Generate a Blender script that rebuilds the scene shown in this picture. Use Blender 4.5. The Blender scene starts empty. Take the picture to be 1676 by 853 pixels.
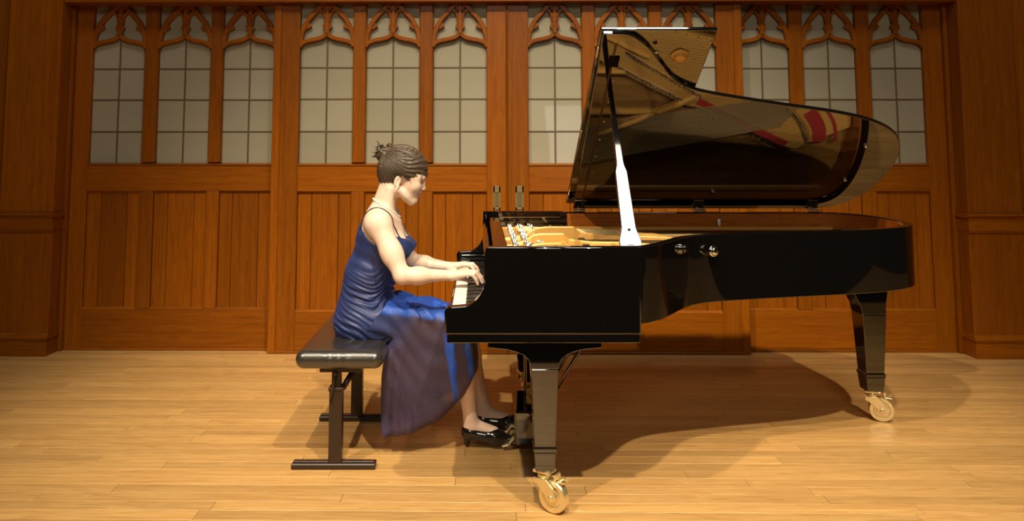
import bpy, bmesh, math, random
import numpy as np
from mathutils import Vector, Matrix

random.seed(7)
SC = bpy.context.scene
COL = SC.collection
R = math.radians

# ------------------------------------------------------------------ camera
TH = 0.0100                      # the stage wall is turned a little against the lens
cam_d = bpy.data.cameras.new('camera')
cam = bpy.data.objects.new('camera', cam_d)
COL.objects.link(cam)
cam_d.sensor_width = 36.0
cam_d.lens = 36.0 * 1250.0 / 1676.0
cam_d.shift_x = (838.0 - 785.0) / 1676.0
cam_d.shift_y = -(426.5 - 132.84) / 1676.0
cam.location = (0, 0, 1.375)
cam.rotation_euler = (R(90 + 4.9), 0, TH)
SC.camera = cam

# ------------------------------------------------------------------ world, lamps, exposure
W = bpy.data.worlds.new('hall'); SC.world = W; W.use_nodes = True
bg = W.node_tree.nodes['Background']
bg.inputs[0].default_value = (1.0, 0.72, 0.42, 1)
bg.inputs[1].default_value = 0.010

def aim(o, tgt):
    o.rotation_euler = (Vector(tgt) - Vector(o.location)).to_track_quat('-Z', 'Y').to_euler()

def spot(name, loc, tgt, power, size, blend, radius, col):
    l = bpy.data.lights.new(name, 'SPOT'); l.energy = power; l.spot_size = R(size); l.spot_blend = blend
    l.shadow_soft_size = radius; l.color = col
    o = bpy.data.objects.new(name, l); COL.objects.link(o); o.location = loc; aim(o, tgt)
    return o

WARM = (1.0, 0.855, 0.60)
spot('stage_spot_right', (3.5, -4.3, 12.0), (0.40, 3.75, 0.4), 5400, 26, 1.0, 0.12, WARM)
spot('stage_spot_middle', (-0.3, -4.2, 12.0), (0.20, 3.75, 0.4), 5400, 26, 1.0, 0.12, WARM)
spot('stage_spot_left', (-5.4, -4.1, 12.0), (0.20, 3.75, 0.4), 5400, 26, 1.0, 0.12, WARM)
def panel(name, loc, tgt, sx, sy, power, col):
    l = bpy.data.lights.new(name, 'AREA'); l.shape = 'RECTANGLE'; l.size = sx; l.size_y = sy; l.energy = power; l.color = col
    o = bpy.data.objects.new(name, l); COL.objects.link(o); o.location = loc; aim(o, tgt); return o
panel('ceiling_and_fill_panel', (2.05, 0.15, 9.0), (2.05, 0.1501, 0.0), 1.7, 2.3, 130, (1.0, 0.92, 0.80))
panel('ceiling_and_fill_panel', (-1.55, 0.15, 9.0), (-1.55, 0.1501, 0.0), 1.7, 2.3, 130, (1.0, 0.92, 0.80))  # unseen second panel, added to widen the highlight on the bench pad
panel('front_fill_light', (0.2, -7.5, 6.4), (0.3, 3.2, 1.2), 2.2, 2.4, 240, (1.0, 0.88, 0.70))  # unseen front fill, added to brighten the wall, figure and piano interior

SC.view_settings.view_transform = 'Standard'
SC.view_settings.look = 'None'
SC.view_settings.gamma = 1.0
SC.view_settings.use_curve_mapping = False
SC.view_settings.exposure = 0.0
SC.cycles.max_bounces = 10
SC.cycles.transparent_max_bounces = 16
SC.cycles.sample_clamp_indirect = 4.0

# ------------------------------------------------------------------ materials
def mat(name):
    m = bpy.data.materials.new(name); m.use_nodes = True
    nt = m.node_tree; b = nt.nodes['Principled BSDF']
    return m, nt, b

def nd(nt, t, **kw):
    n = nt.nodes.new(t)
    for k, v in kw.items():
        if k.startswith('i_'):
            n.inputs[k[2:].replace('_', ' ')].default_value = v
        else:
            setattr(n, k, v)
    return n

def plain(name, col, rough=0.5, metal=0.0, coat=0.0, spec=0.5, bump=0.0, bscale=60, sheen=0.0, ior=1.5):
    m, nt, b = mat(name)
    b.inputs['Base Color'].default_value = (*col, 1)
    b.inputs['Roughness'].default_value = rough
    b.inputs['Metallic'].default_value = metal
    b.inputs['Coat Weight'].default_value = coat
    b.inputs['Coat Roughness'].default_value = 0.03
    b.inputs['Specular IOR Level'].default_value = spec
    b.inputs['Sheen Weight'].default_value = sheen; b.inputs['IOR'].default_value = ior
    # slight procedural wear so no surface is perfectly flat in tone
    tc = nd(nt, 'ShaderNodeTexCoord')
    nz = nd(nt, 'ShaderNodeTexNoise', i_Scale=bscale, i_Detail=3.0)
    nt.links.new(tc.outputs['Object'], nz.inputs['Vector'])
    mx = nd(nt, 'ShaderNodeMix', data_type='RGBA')
    mx.inputs['A'].default_value = (*[c * 0.86 for c in col], 1)
    mx.inputs['B'].default_value = (*[min(1, c * 1.12) for c in col], 1)
    nt.links.new(nz.outputs['Fac'], mx.inputs['Factor'])
    nt.links.new(mx.outputs['Result'], b.inputs['Base Color'])
    if bump:
        bp = nd(nt, 'ShaderNodeBump', i_Strength=bump, i_Distance=0.004)
        nt.links.new(nz.outputs['Fac'], bp.inputs['Height'])
        nt.links.new(bp.outputs['Normal'], b.inputs['Normal'])
    return m

def wood(name, dark, light, axis, rough=0.38, across=22.0, along=1.3, coat=0.0, vary=0.16, contrast=1.0, pore=0.35, ring=0.16, spec=0.25):
    """oak: long grain along the axis, fine pores, every board a little different"""
    m, nt, b = mat(name)
    L = nt.links.new
    tc = nd(nt, 'ShaderNodeTexCoord'); oi = nd(nt, 'ShaderNodeObjectInfo')
    off = nd(nt, 'ShaderNodeVectorMath', operation='SCALE'); off.inputs[0].default_value = (37.0, 53.0, 71.0)
    L(oi.outputs['Random'], off.inputs['Scale'])
    add = nd(nt, 'ShaderNodeVectorMath', operation='ADD')
    L(tc.outputs['Object'], add.inputs[0]); L(off.outputs[0], add.inputs[1])
    s = [across] * 3; s['XYZ'.index(axis)] = along
    mp = nd(nt, 'ShaderNodeMapping'); mp.inputs['Scale'].default_value = s
    L(add.outputs[0], mp.inputs['Vector'])
    n1 = nd(nt, 'ShaderNodeTexNoise', i_Scale=1.0, i_Detail=6.0, i_Roughness=0.62, i_Distortion=0.25)
    L(mp.outputs[0], n1.inputs['Vector'])
    s2 = [9.0] * 3; s2['XYZ'.index(axis)] = 0.75
    mp2 = nd(nt, 'ShaderNodeMapping'); mp2.inputs['Scale'].default_value = s2
    L(add.outputs[0], mp2.inputs['Vector'])
    n2 = nd(nt, 'ShaderNodeTexNoise', i_Scale=1.0, i_Detail=2.0, i_Distortion=0.3)
    L(mp2.outputs[0], n2.inputs['Vector'])
    rg = nd(nt, 'ShaderNodeMath', operation='MULTIPLY'); rg.inputs[1].default_value = 9.0
    L(n2.outputs['Fac'], rg.inputs[0])
    fr = nd(nt, 'ShaderNodeMath', operation='FRACT'); L(rg.outputs[0], fr.inputs[0])
    mixf = nd(nt, 'ShaderNodeMath', operation='MULTIPLY_ADD'); mixf.inputs[1].default_value = ring
    L(fr.outputs[0], mixf.inputs[0])
    sc = nd(nt, 'ShaderNodeMath', operation='MULTIPLY'); sc.inputs[1].default_value = 1.0 - ring * .7
    L(n1.outputs['Fac'], sc.inputs[0]); L(sc.outputs[0], mixf.inputs[2])
    cr = nd(nt, 'ShaderNodeValToRGB')
    cr.color_ramp.elements[0].position = 0.5 - 0.26 / contrast; cr.color_ramp.elements[0].color = (*dark, 1)
    cr.color_ramp.elements[1].position = 0.5 + 0.30 / contrast; cr.color_ramp.elements[1].color = (*light, 1)
    L(mixf.outputs[0], cr.inputs['Fac'])
    s3 = [260.0] * 3; s3['XYZ'.index(axis)] = 9.0
    mp3 = nd(nt, 'ShaderNodeMapping'); mp3.inputs['Scale'].default_value = s3
    L(add.outputs[0], mp3.inputs['Vector'])
    n3 = nd(nt, 'ShaderNodeTexNoise', i_Scale=1.0, i_Detail=2.0)
    L(mp3.outputs[0], n3.inputs['Vector'])
    pr = nd(nt, 'ShaderNodeMapRange'); pr.inputs['From Min'].default_value = 0.36; pr.inputs['From Max'].default_value = 0.52
    pr.inputs['To Min'].default_value = 1.0 - pore; pr.inputs['To Max'].default_value = 1.0
    L(n3.outputs['Fac'], pr.inputs['Value'])
    hs = nd(nt, 'ShaderNodeHueSaturation')
    vr = nd(nt, 'ShaderNodeMapRange'); vr.inputs['To Min'].default_value = 1.0 - vary; vr.inputs['To Max'].default_value = 1.0 + vary
    L(oi.outputs['Random'], vr.inputs['Value'])
    vm = nd(nt, 'ShaderNodeMath', operation='MULTIPLY'); L(vr.outputs[0], vm.inputs[0]); L(pr.outputs[0], vm.inputs[1])
    L(cr.outputs['Color'], hs.inputs['Color']); L(vm.outputs[0], hs.inputs['Value'])
    L(hs.outputs['Color'], b.inputs['Base Color'])
    b.inputs['Roughness'].default_value = rough; b.inputs['Specular IOR Level'].default_value = spec
    b.inputs['Coat Weight'].default_value = coat; b.inputs['Coat Roughness'].default_value = 0.12
    bp = nd(nt, 'ShaderNodeBump', i_Strength=0.12, i_Distance=0.001)
    L(n3.outputs['Fac'], bp.inputs['Height']); L(bp.outputs['Normal'], b.inputs['Normal'])
    return m

DK, LT = (0.165, 0.0385, 0.0007), (0.322, 0.093, 0.0018)
OAKV = wood('oak_upright_grain', DK, LT, 'Z', across=48, contrast=0.72, pore=0.2)
OAKH = wood('oak_level_grain', DK, LT, 'X', across=48, contrast=0.72, pore=0.2)
FLOOR = wood('floor_strip_oak', (0.43, 0.220, 0.066), (0.60, 0.365, 0.138), 'X', rough=0.33, across=30, along=1.6, vary=0.13, pore=0.22, spec=0.4)
VENEER = wood('inner_rim_mahogany', (0.30, 0.080, 0.010), (0.46, 0.145, 0.020), 'X', rough=0.25, coat=0.5, vary=0.0)
SPRUCE = wood('soundboard_spruce', (0.26, 0.120, 0.030), (0.36, 0.180, 0.050), 'X', rough=0.3, coat=0.4, vary=0.0)
BLACK = plain('black_piano_lacquer', (0.003, 0.0025, 0.0025), 0.035, ior=2.1)
SATIN = plain('satin_black', (0.010, 0.009, 0.008), 0.35)
GOLD = plain('gold_bronze_plate', (0.66, 0.35, 0.085), 0.38, metal=0.25)
BRASS = plain('polished_brass', (0.86, 0.74, 0.46), 0.27, metal=0.85)
STEEL = plain('nickel_steel', (0.78, 0.74, 0.68), 0.16, metal=1.0)
CHROME = plain('chrome', (0.8, 0.8, 0.8), 0.06, metal=1.0)
COPPER = plain('string_steel', (0.36, 0.25, 0.12), 0.35, metal=1.0)
REDFELT = plain('red_felt', (0.30, 0.009, 0.006), 0.9, sheen=0.3)
IVORY = plain('white_key_top', (0.83, 0.80, 0.72), 0.2)
EBONY = plain('black_key_top', (0.012, 0.011, 0.010), 0.22)
LEATHER = plain('black_leather', (0.030, 0.024, 0.020), 0.30, bump=0.10, bscale=240, spec=0.6, coat=1.0)
LEATHER.node_tree.nodes['Principled BSDF'].inputs['Coat Roughness'].default_value = 0.2
IRON = plain('dark_brown_enamel', (0.030, 0.016, 0.010), 0.28, metal=0.1)
PULL = plain('aged_bronze', (0.22, 0.15, 0.06), 0.5, metal=0.15)
PULLIN = plain('aged_bronze_recess', (0.13, 0.09, 0.035), 0.55, metal=0.1)
LEAD = plain('lead_came', (0.12, 0.085, 0.04), 0.5, metal=0.2)
PLASTER = plain('dark_backing', (0.10, 0.07, 0.04), 0.8)
STONE = plain('hall_plaster', (0.30, 0.22, 0.13), 0.8)

def glass():
    m, nt, b = mat('milky_leaded_glass')
    L = nt.links.new
    tc = nd(nt, 'ShaderNodeTexCoord'); oi = nd(nt, 'ShaderNodeObjectInfo')
    nz = nd(nt, 'ShaderNodeTexNoise', i_Scale=2.2, i_Detail=2.0); L(tc.outputs['Object'], nz.inputs['Vector'])
    ad = nd(nt, 'ShaderNodeMath', operation='MULTIPLY_ADD'); ad.inputs[1].default_value = 0.5
    L(oi.outputs['Random'], ad.inputs[0]); L(nz.outputs['Fac'], ad.inputs[2])
    cr = nd(nt, 'ShaderNodeValToRGB')
    cr.color_ramp.elements[0].position = 0.25; cr.color_ramp.elements[0].color = (0.275, 0.240, 0.165, 1)
    cr.color_ramp.elements[1].position = 1.0; cr.color_ramp.elements[1].color = (0.335, 0.298, 0.215, 1)
    L(ad.outputs[0], cr.inputs['Fac']); L(cr.outputs['Color'], b.inputs['Base Color'])
    b.inputs['Roughness'].default_value = 0.6
    b.inputs['Coat Weight'].default_value = 1.0; b.inputs['Coat Roughness'].default_value = 0.02
    return m
GLASS = glass()

# ------------------------------------------------------------------ mesh helpers
class MB:
    """collects shapes and links them as ONE mesh object"""
    def __init__(s): s.v = []; s.f = []; s.mi = []; s.sm = []
    def add(s, vs, fs, mi=0, smooth=False):
        o = len(s.v); s.v += [tuple(p) for p in vs]
        for f in fs:
            s.f.append([i + o for i in f]); s.mi.append(mi); s.sm.append(smooth)
        return s
    def box(s, a, b, c=0.0, mi=0):
        """box between corners a and b; c chamfers every edge"""
        x0, y0, z0 = [min(p, q) for p, q in zip(a, b)]; x1, y1, z1 = [max(p, q) for p, q in zip(a, b)]
        if c <= 0:
            vs = [(x, y, z) for z in (z0, z1) for y in (y0, y1) for x in (x0, x1)]
            return s.add(vs, [(0, 2, 3, 1), (4, 5, 7, 6), (0, 1, 5, 4), (2, 6, 7, 3), (0, 4, 6, 2), (1, 3, 7, 5)], mi)
        c = min(c, (x1 - x0) * .49, (y1 - y0) * .49, (z1 - z0) * .49)
        bm = bmesh.new()
        bmesh.ops.create_cube(bm, size=1.0)
        bmesh.ops.scale(bm, vec=(x1 - x0, y1 - y0, z1 - z0), verts=bm.verts)
        bmesh.ops.translate(bm, vec=((x0 + x1) / 2, (y0 + y1) / 2, (z0 + z1) / 2), verts=bm.verts)
        bmesh.ops.bevel(bm, geom=list(bm.edges), offset=c, segments=1, affect='EDGES', profile=0.5)
        return s.frombm(bm, mi)
    def frombm(s, bm, mi=0, smooth=False):
        bm.verts.index_update()
        s.add([v.co[:] for v in bm.verts], [[v.index for v in f.verts] for f in bm.faces], mi, smooth)
        bm.free(); return s
    def prism(s, poly, y0, y1, axis='Y', mi=0, smooth=False):
        """polygon (2 coordinates) swept along an axis"""
        n = len(poly)
        def P(p, t):
            return {'Y': (p[0], t, p[1]), 'Z': (p[0], p[1], t), 'X': (t, p[0], p[1])}[axis]
        vs = [P(p, y0) for p in poly] + [P(p, y1) for p in poly]
        fs = [list(range(n)), list(range(2 * n - 1, n - 1, -1))]
        s.add(vs, fs, mi, False)
        o = len(s.v) - 2 * n
        for i in range(n):
            j = (i + 1) % n
            s.f.append([o + i, o + n + i, o + n + j, o + j]); s.mi.append(mi); s.sm.append(smooth)
        return s
    def tube(s, pts, rad, n=8, mi=0, cap=True, smooth=True, closed=False):
        pts = [Vector(p) for p in pts]; m = len(pts)
        rads = rad if isinstance(rad, (list, tuple)) else [rad] * m
        vs = []; up = None
        for i, p in enumerate(pts):
            if closed: t = pts[(i + 1) % m] - pts[i - 1]
            else: t = pts[min(i + 1, m - 1)] - pts[max(i - 1, 0)]
            if t.length < 1e-9: t = Vector((0, 0, 1))
            t.normalize()
            if up is None:
                up = t.orthogonal().normalized()
            up = (up - t * up.dot(t))
            if up.length < 1e-6: up = t.orthogonal()
            up.normalize(); sd = t.cross(up)
            for k in range(n):
                a = 2 * math.pi * k / n
                vs.append(p + (up * math.cos(a) + sd * math.sin(a)) * rads[i])
        fs = []
        for i in range(m if closed else m - 1):
            i2 = (i + 1) % m
            for k in range(n):
                k2 = (k + 1) % n
                fs.append((i * n + k, i * n + k2, i2 * n + k2, i2 * n + k))
        if cap and not closed:
            fs.append(tuple(reversed(range(n)))); fs.append(tuple(range((m - 1) * n, m * n)))
        return s.add(vs, fs, mi, smooth)
    def lathe(s, prof, c, axis='Z', n=24, mi=0, smooth=True):
        """prof: list of (radius, height) turned about an axis through c"""
        vs = []
        for r, h in prof:
            for k in range(n):
                a = 2 * math.pi * k / n; u, w = r * math.cos(a), r * math.sin(a)
                d = {'Z': (u, w, h), 'Y': (w, h, u), 'X': (h, u, w)}[axis]
                vs.append((c[0] + d[0], c[1] + d[1], c[2] + d[2]))
        fs = []
        for i in range(len(prof) - 1):
            for k in range(n):
                k2 = (k + 1) % n
                fs.append((i * n + k, i * n + k2, (i + 1) * n + k2, (i + 1) * n + k))
        fs.append(tuple(reversed(range(n)))); fs.append(tuple(range((len(prof) - 1) * n, len(prof) * n)))
        return s.add(vs, fs, mi, smooth)
    def sphere(s, c, r, n=12, mi=0):
        rx, ry, rz = r if isinstance(r, (tuple, list)) else (r, r, r)
        vs = []; fs = []
        for i in range(1, n):
            t = math.pi * i / n
            for k in range(n * 2):
                a = math.pi * k / n
                vs.append((c[0] + rx * math.sin(t) * math.cos(a), c[1] + ry * math.sin(t) * math.sin(a), c[2] + rz * math.cos(t)))
        m = n * 2
        for i in range(n - 2):
            for k in range(m):
                k2 = (k + 1) % m
                fs.append((i * m + k, (i + 1) * m + k, (i + 1) * m + k2, i * m + k2))
        fs.append(tuple(range(m))); fs.append(tuple(reversed(range((n - 2) * m, (n - 1) * m))))
        return s.add(vs, fs, mi, True)
    def build(s, name, mats, parent=None, origin=None, bevel=0.0, seg=2):
        me = bpy.data.meshes.new(name)
        org = Vector(parent['_org']) if parent is not None and '_org' in parent else Vector((0, 0, 0))
        if origin is not None: org = Vector(origin)
        me.from_pydata([(p[0] - org[0], p[1] - org[1], p[2] - org[2]) for p in s.v], [], s.f)
        for m in (mats if isinstance(mats, (list, tuple)) else [mats]): me.materials.append(m)
        me.polygons.foreach_set('material_index', s.mi); me.polygons.foreach_set('use_smooth', s.sm)
        me.update()
        bm = bmesh.new(); bm.from_mesh(me); bmesh.ops.recalc_face_normals(bm, faces=bm.faces); bm.to_mesh(me); bm.free()
        o = bpy.data.objects.new(name, me); COL.objects.link(o)
        if parent is not None:
            o.parent = parent
            if '_org' in parent: o['_org'] = parent['_org']
        elif origin is not None: o.location = origin
        if bevel:
            b = o.modifiers.new('bevel', 'BEVEL'); b.width = bevel; b.segments = seg; b.limit_method = 'ANGLE'; b.angle_limit = R(40)
        return o

def box(name, a, b, m, parent=None, c=0.0, origin=None):
    return MB().box(a, b, c).build(name, m, parent, origin)

def struct(o): o['kind'] = 'structure'; return o

def root_empty(name, at, rot=0.0):
    o = bpy.data.objects.new(name, None); COL.objects.link(o); o.empty_display_size = 0.1
    o.location = at; o.rotation_euler = (0, 0, rot); o['_org'] = list(at); return o

def stage_root(name, at):
    """root of a thing whose shapes are given in lens-square stage coordinates (turned by TH)"""
    c, s = math.cos(TH), math.sin(TH)
    o = root_empty(name, (at[0] * c - at[1] * s, at[0] * s + at[1] * c, at[2]), TH); o['_org'] = list(at); return o

def tag(o, label, cat, group=None):
    o['label'] = label; o['category'] = cat
    if group: o['group'] = group
    return o

def crom(pts, k=6, closed=False):
    """Catmull-Rom through the points"""
    P = [Vector(p) for p in pts]; n = len(P); out = []
    for i in range(n if closed else n - 1):
        if closed: a, b, c, d = P[i - 1], P[i], P[(i + 1) % n], P[(i + 2) % n]
        else: a, b, c, d = P[max(i - 1, 0)], P[i], P[i + 1], P[min(i + 2, n - 1)]
        for j in range(k):
            t = j / k
            out.append(0.5 * ((2 * b) + (c - a) * t + (2 * a - 5 * b + 4 * c - d) * t * t + (3 * b - a - 3 * c + d) * t ** 3))
    if not closed: out.append(P[-1])
    return out
# ------------------------------------------------------------------ floor
fl = struct(box('floor', (-7, 0.9, -0.12), (7.5, 5.45, -0.0205), FLOOR))
PW = 0.0745
rows = 38; y = 5.40
meshes = {}
rr = random.Random(11)
for r_ in range(rows):
    y1 = 5.40 - r_ * PW; y0 = y1 - PW + 0.0010
    x = -3.7 - rr.uniform(0, 1.0)
    while x < 4.1:
        ln = rr.choice((0.9, 1.2, 1.5, 1.9))
        key = (ln)
        if key not in meshes:
            o = MB().box((0, 0, -0.02), (ln - 0.0012, PW - 0.0010, 0.0), 0.0008).build('plank', FLOOR, fl)
            meshes[key] = o.data
        else:
            o = bpy.data.objects.new('plank', meshes[key]); COL.objects.link(o); o.parent = fl
        o.location = (x, y0, -0.0005 + rr.uniform(-0.0003, 0.0003))
        x += ln

# ------------------------------------------------------------------ back wall, header, pilaster walls
struct(box('wall_back', (-7, 5.37, 0), (7.5, 5.48, 4.6), PLASTER))
hd = struct(box('trim_1', (-2.905, 5.15, 2.362), (3.20, 5.37, 2.62), OAKH, c=0.004))
box('moulding', (-2.905, 5.128, 2.40), (3.20, 5.15, 2.44), OAKH, hd, 0.008)
struct(box('trim_2', (-2.905, 5.16, 2.62), (3.20, 5.37, 4.6), OAKV))

def side_wall(name, xe, out, base, rail):
    """pilaster wall: xe = the edge towards the doors, out = -1 left / +1 right"""
    y = 5.135
    w = struct(box(name, (xe + out * .36, y + 0.045, 0), (xe + out * 4.2, 5.37, 4.6), OAKV))
    box('pilaster', (xe, y, 0.935), (xe + out * .362, 5.37, 4.6), OAKV, w, 0.003)
    box('pilaster_foot', (xe, y + 0.003, 0.12), (xe + out * .362, 5.37, 0.81), OAKV, w, 0.003)
    box('field_panel', (xe + out * .372, y + 0.035, 0.16), (xe + out * 1.6, y + 0.05, 0.80), OAKV, w, 0.003)
    box('field_panel', (xe + out * .385, y + 0.035, 0.96), (xe + out * 1.6, y + 0.05, 4.4), OAKV, w, 0.003)
    t = MB().box((xe - out * .006, y - 0.012, 0.822), (xe + out * 4.2, 5.30, 0.907), 0.002)
    t.prism([(y - 0.030, 0.935), (y - 0.030, 0.920), (y - 0.012, 0.905), (5.30, 0.905), (5.30, 0.935)], xe - out * 0.018, xe + out * 4.2, 'X')
    t.prism([(y - 0.004, 0.806), (y - 0.012, 0.824), (5.30, 0.824), (5.30, 0.806)], xe - out * 0.002, xe + out * 4.2, 'X')
    struct(t.build(rail, OAKH))
    t = MB().box((xe - out * .002, y - 0.012, 0), (xe + out * 4.2, 5.30, 0.112), 0.002)
    t.prism([(y - 0.020, 0.110), (y - 0.022, 0.126), (y - 0.010, 0.138), (y - 0.002, 0.150), (5.30, 0.150), (5.30, 0.110)], xe - out * 0.010, xe + out * 4.2, 'X')
    struct(t.build(base, OAKH))
    return w
side_wall('wall_left', -2.905, -1, 'baseboard_left', 'trim_3')
side_wall('wall_right', 3.178, 1, 'baseboard_right', 'trim_4')
struct(MB().box((-2.905, 5.255, 0), (-2.878, 5.37, 2.362), 0.004).build('trim_5', OAKV))
struct(MB().box((3.150, 5.255, 0), (3.178, 5.37, 2.362), 0.004).build('trim_6', OAKV))

# ------------------------------------------------------------------ doors with lancet windows
WW = 0.366                    # width of a light
ZS, ZT = 2.075, 2.372         # spring and top of the tracery
def ribbon(mb, pts, width, y0, y1, ch=0.006):
    """a moulded bar following a polyline in the XZ plane"""
    P = [Vector((p[0], p[1])) for p in pts]; n = len(P)
    L = []
    for i in range(n):
        t = P[min(i + 1, n - 1)] - P[max(i - 1, 0)]; t.normalize(); nn = Vector((-t.y, t.x))
        h = (width[i] if isinstance(width, (list, tuple)) else width) / 2
        c = min(ch, h * .6)
        L.append([(P[i] + nn * h, y1), (P[i] + nn * h, y0 + c), (P[i] + nn * (h - c), y0), (P[i] - nn * (h - c), y0), (P[i] - nn * h, y0 + c), (P[i] - nn * h, y1)])
    vs = [(q.x, yy, q.y) for row in L for (q, yy) in row]
    fs = []
    for i in range(n - 1):
        for k in range(6):
            k2 = (k + 1) % 6
            fs.append((i * 6 + k, i * 6 + k2, (i + 1) * 6 + k2, (i + 1) * 6 + k))
    fs.append(tuple(range(6))); fs.append(tuple(reversed(range((n - 1) * 6, n * 6))))
    mb.add(vs, fs)

def OG(k):
    h = WW / 2
    return crom([(-h - .004, ZS - .012), (-h + .012, ZS + .012), (-h + .055, ZS + .030), (-.085, ZS + .038), (-.035, ZS + .052), (0, ZS + .080)], k)

def make_tracery():
    """the carved head of one light, centred on x = 0, face at y = 0"""
    mb = MB(); h = WW / 2
    og = OG(4)
    ribbon(mb, og, 0.031, -0.002, 0.034); ribbon(mb, [(-p.x, p.y) for p in og], 0.031, -0.002, 0.034)
    for sgn in (-1, 1):
        arch = crom([(sgn * (h + .003), ZS + .005), (sgn * (h - .010), ZS + .085), (sgn * (h - .045), ZS + .165), (sgn * (h - .100), ZS + .230), (sgn * .040, ZS + .278), (sgn * .0, ZS + .312)], 4)
        ribbon(mb, arch, 0.034, 0.000, 0.034)
        # inner sub-arch and its cusps
        sub = crom([(sgn * .012, ZS + .160), (sgn * .022, ZS + .215), (sgn * .055, ZS + .247), (sgn * .085, ZS + .232)], 4)
        ribbon(mb, sub, 0.020, 0.004, 0.032, 0.004)
        mb.prism([(sgn * (h - .034), ZS + .105), (sgn * (h - .075), ZS + .128), (sgn * (h - .062), ZS + .150), (sgn * (h - .040), ZS + .168), (sgn * (h - .022), ZS + .135)], 0.006, 0.03)
        mb.prism([(sgn * .006, ZS + .095), (sgn * .034, ZS + .126), (sgn * .026, ZS + .146), (sgn * .006, ZS + .176)], 0.004, 0.03)
        # corner fillet over the sub-arch
        mb.prism([(sgn * .010, ZS + .225), (sgn * .030, ZS + .262), (sgn * .006, ZS + .310), (0, ZS + .310), (0, ZS + .225)], 0.006, 0.03)
    ribbon(mb, [(0, ZS + .070), (0, ZS + .310)], [0.034, 0.030], -0.002, 0.034)
    return mb
TRAC = make_tracery()
_tr = {}
PANE = {}
def pane(name, kind, z0, z1, loc, parent, rnd):
    """one piece of leaded glass: kind 0 plain, 1 with its top cut to the ogee (side -1 / 1), 2 above the ogee"""
    w = WW / 2 - .003; key = (kind, round(z0, 4))
    if key not in PANE:
        k, sd = kind
        if k == 0: poly = [(-w / 2, z0), (w / 2, z0), (w / 2, z1), (-w / 2, z1)]
        else:
            c = [(p.x if sd < 0 else -p.x, p.y) for p in OG(2)]
            c = [(min(max(x - sd * (w / 2 + .0015), -w / 2), w / 2), z) for x, z in c]
            poly = ([(c[0][0], z0), (c[-1][0], z0)] + c[::-1]) if k == 1 else (c + [(c[-1][0], z1), (c[0][0], z1)])
        o = MB().prism(poly, -.002, .002).build(name, GLASS, parent, origin=(0, 0, (z0 + z1) / 2)); PANE[key] = o.data
    else:
        o = bpy.data.objects.new(name, PANE[key]); COL.objects.link(o); o.parent = parent
    o.location = (loc[0], loc[1], (z0 + z1) / 2)
    o.rotation_euler = (R(rnd.uniform(-.22, .22)), 0, R(rnd.uniform(-.3, .3)))
    return o

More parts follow.
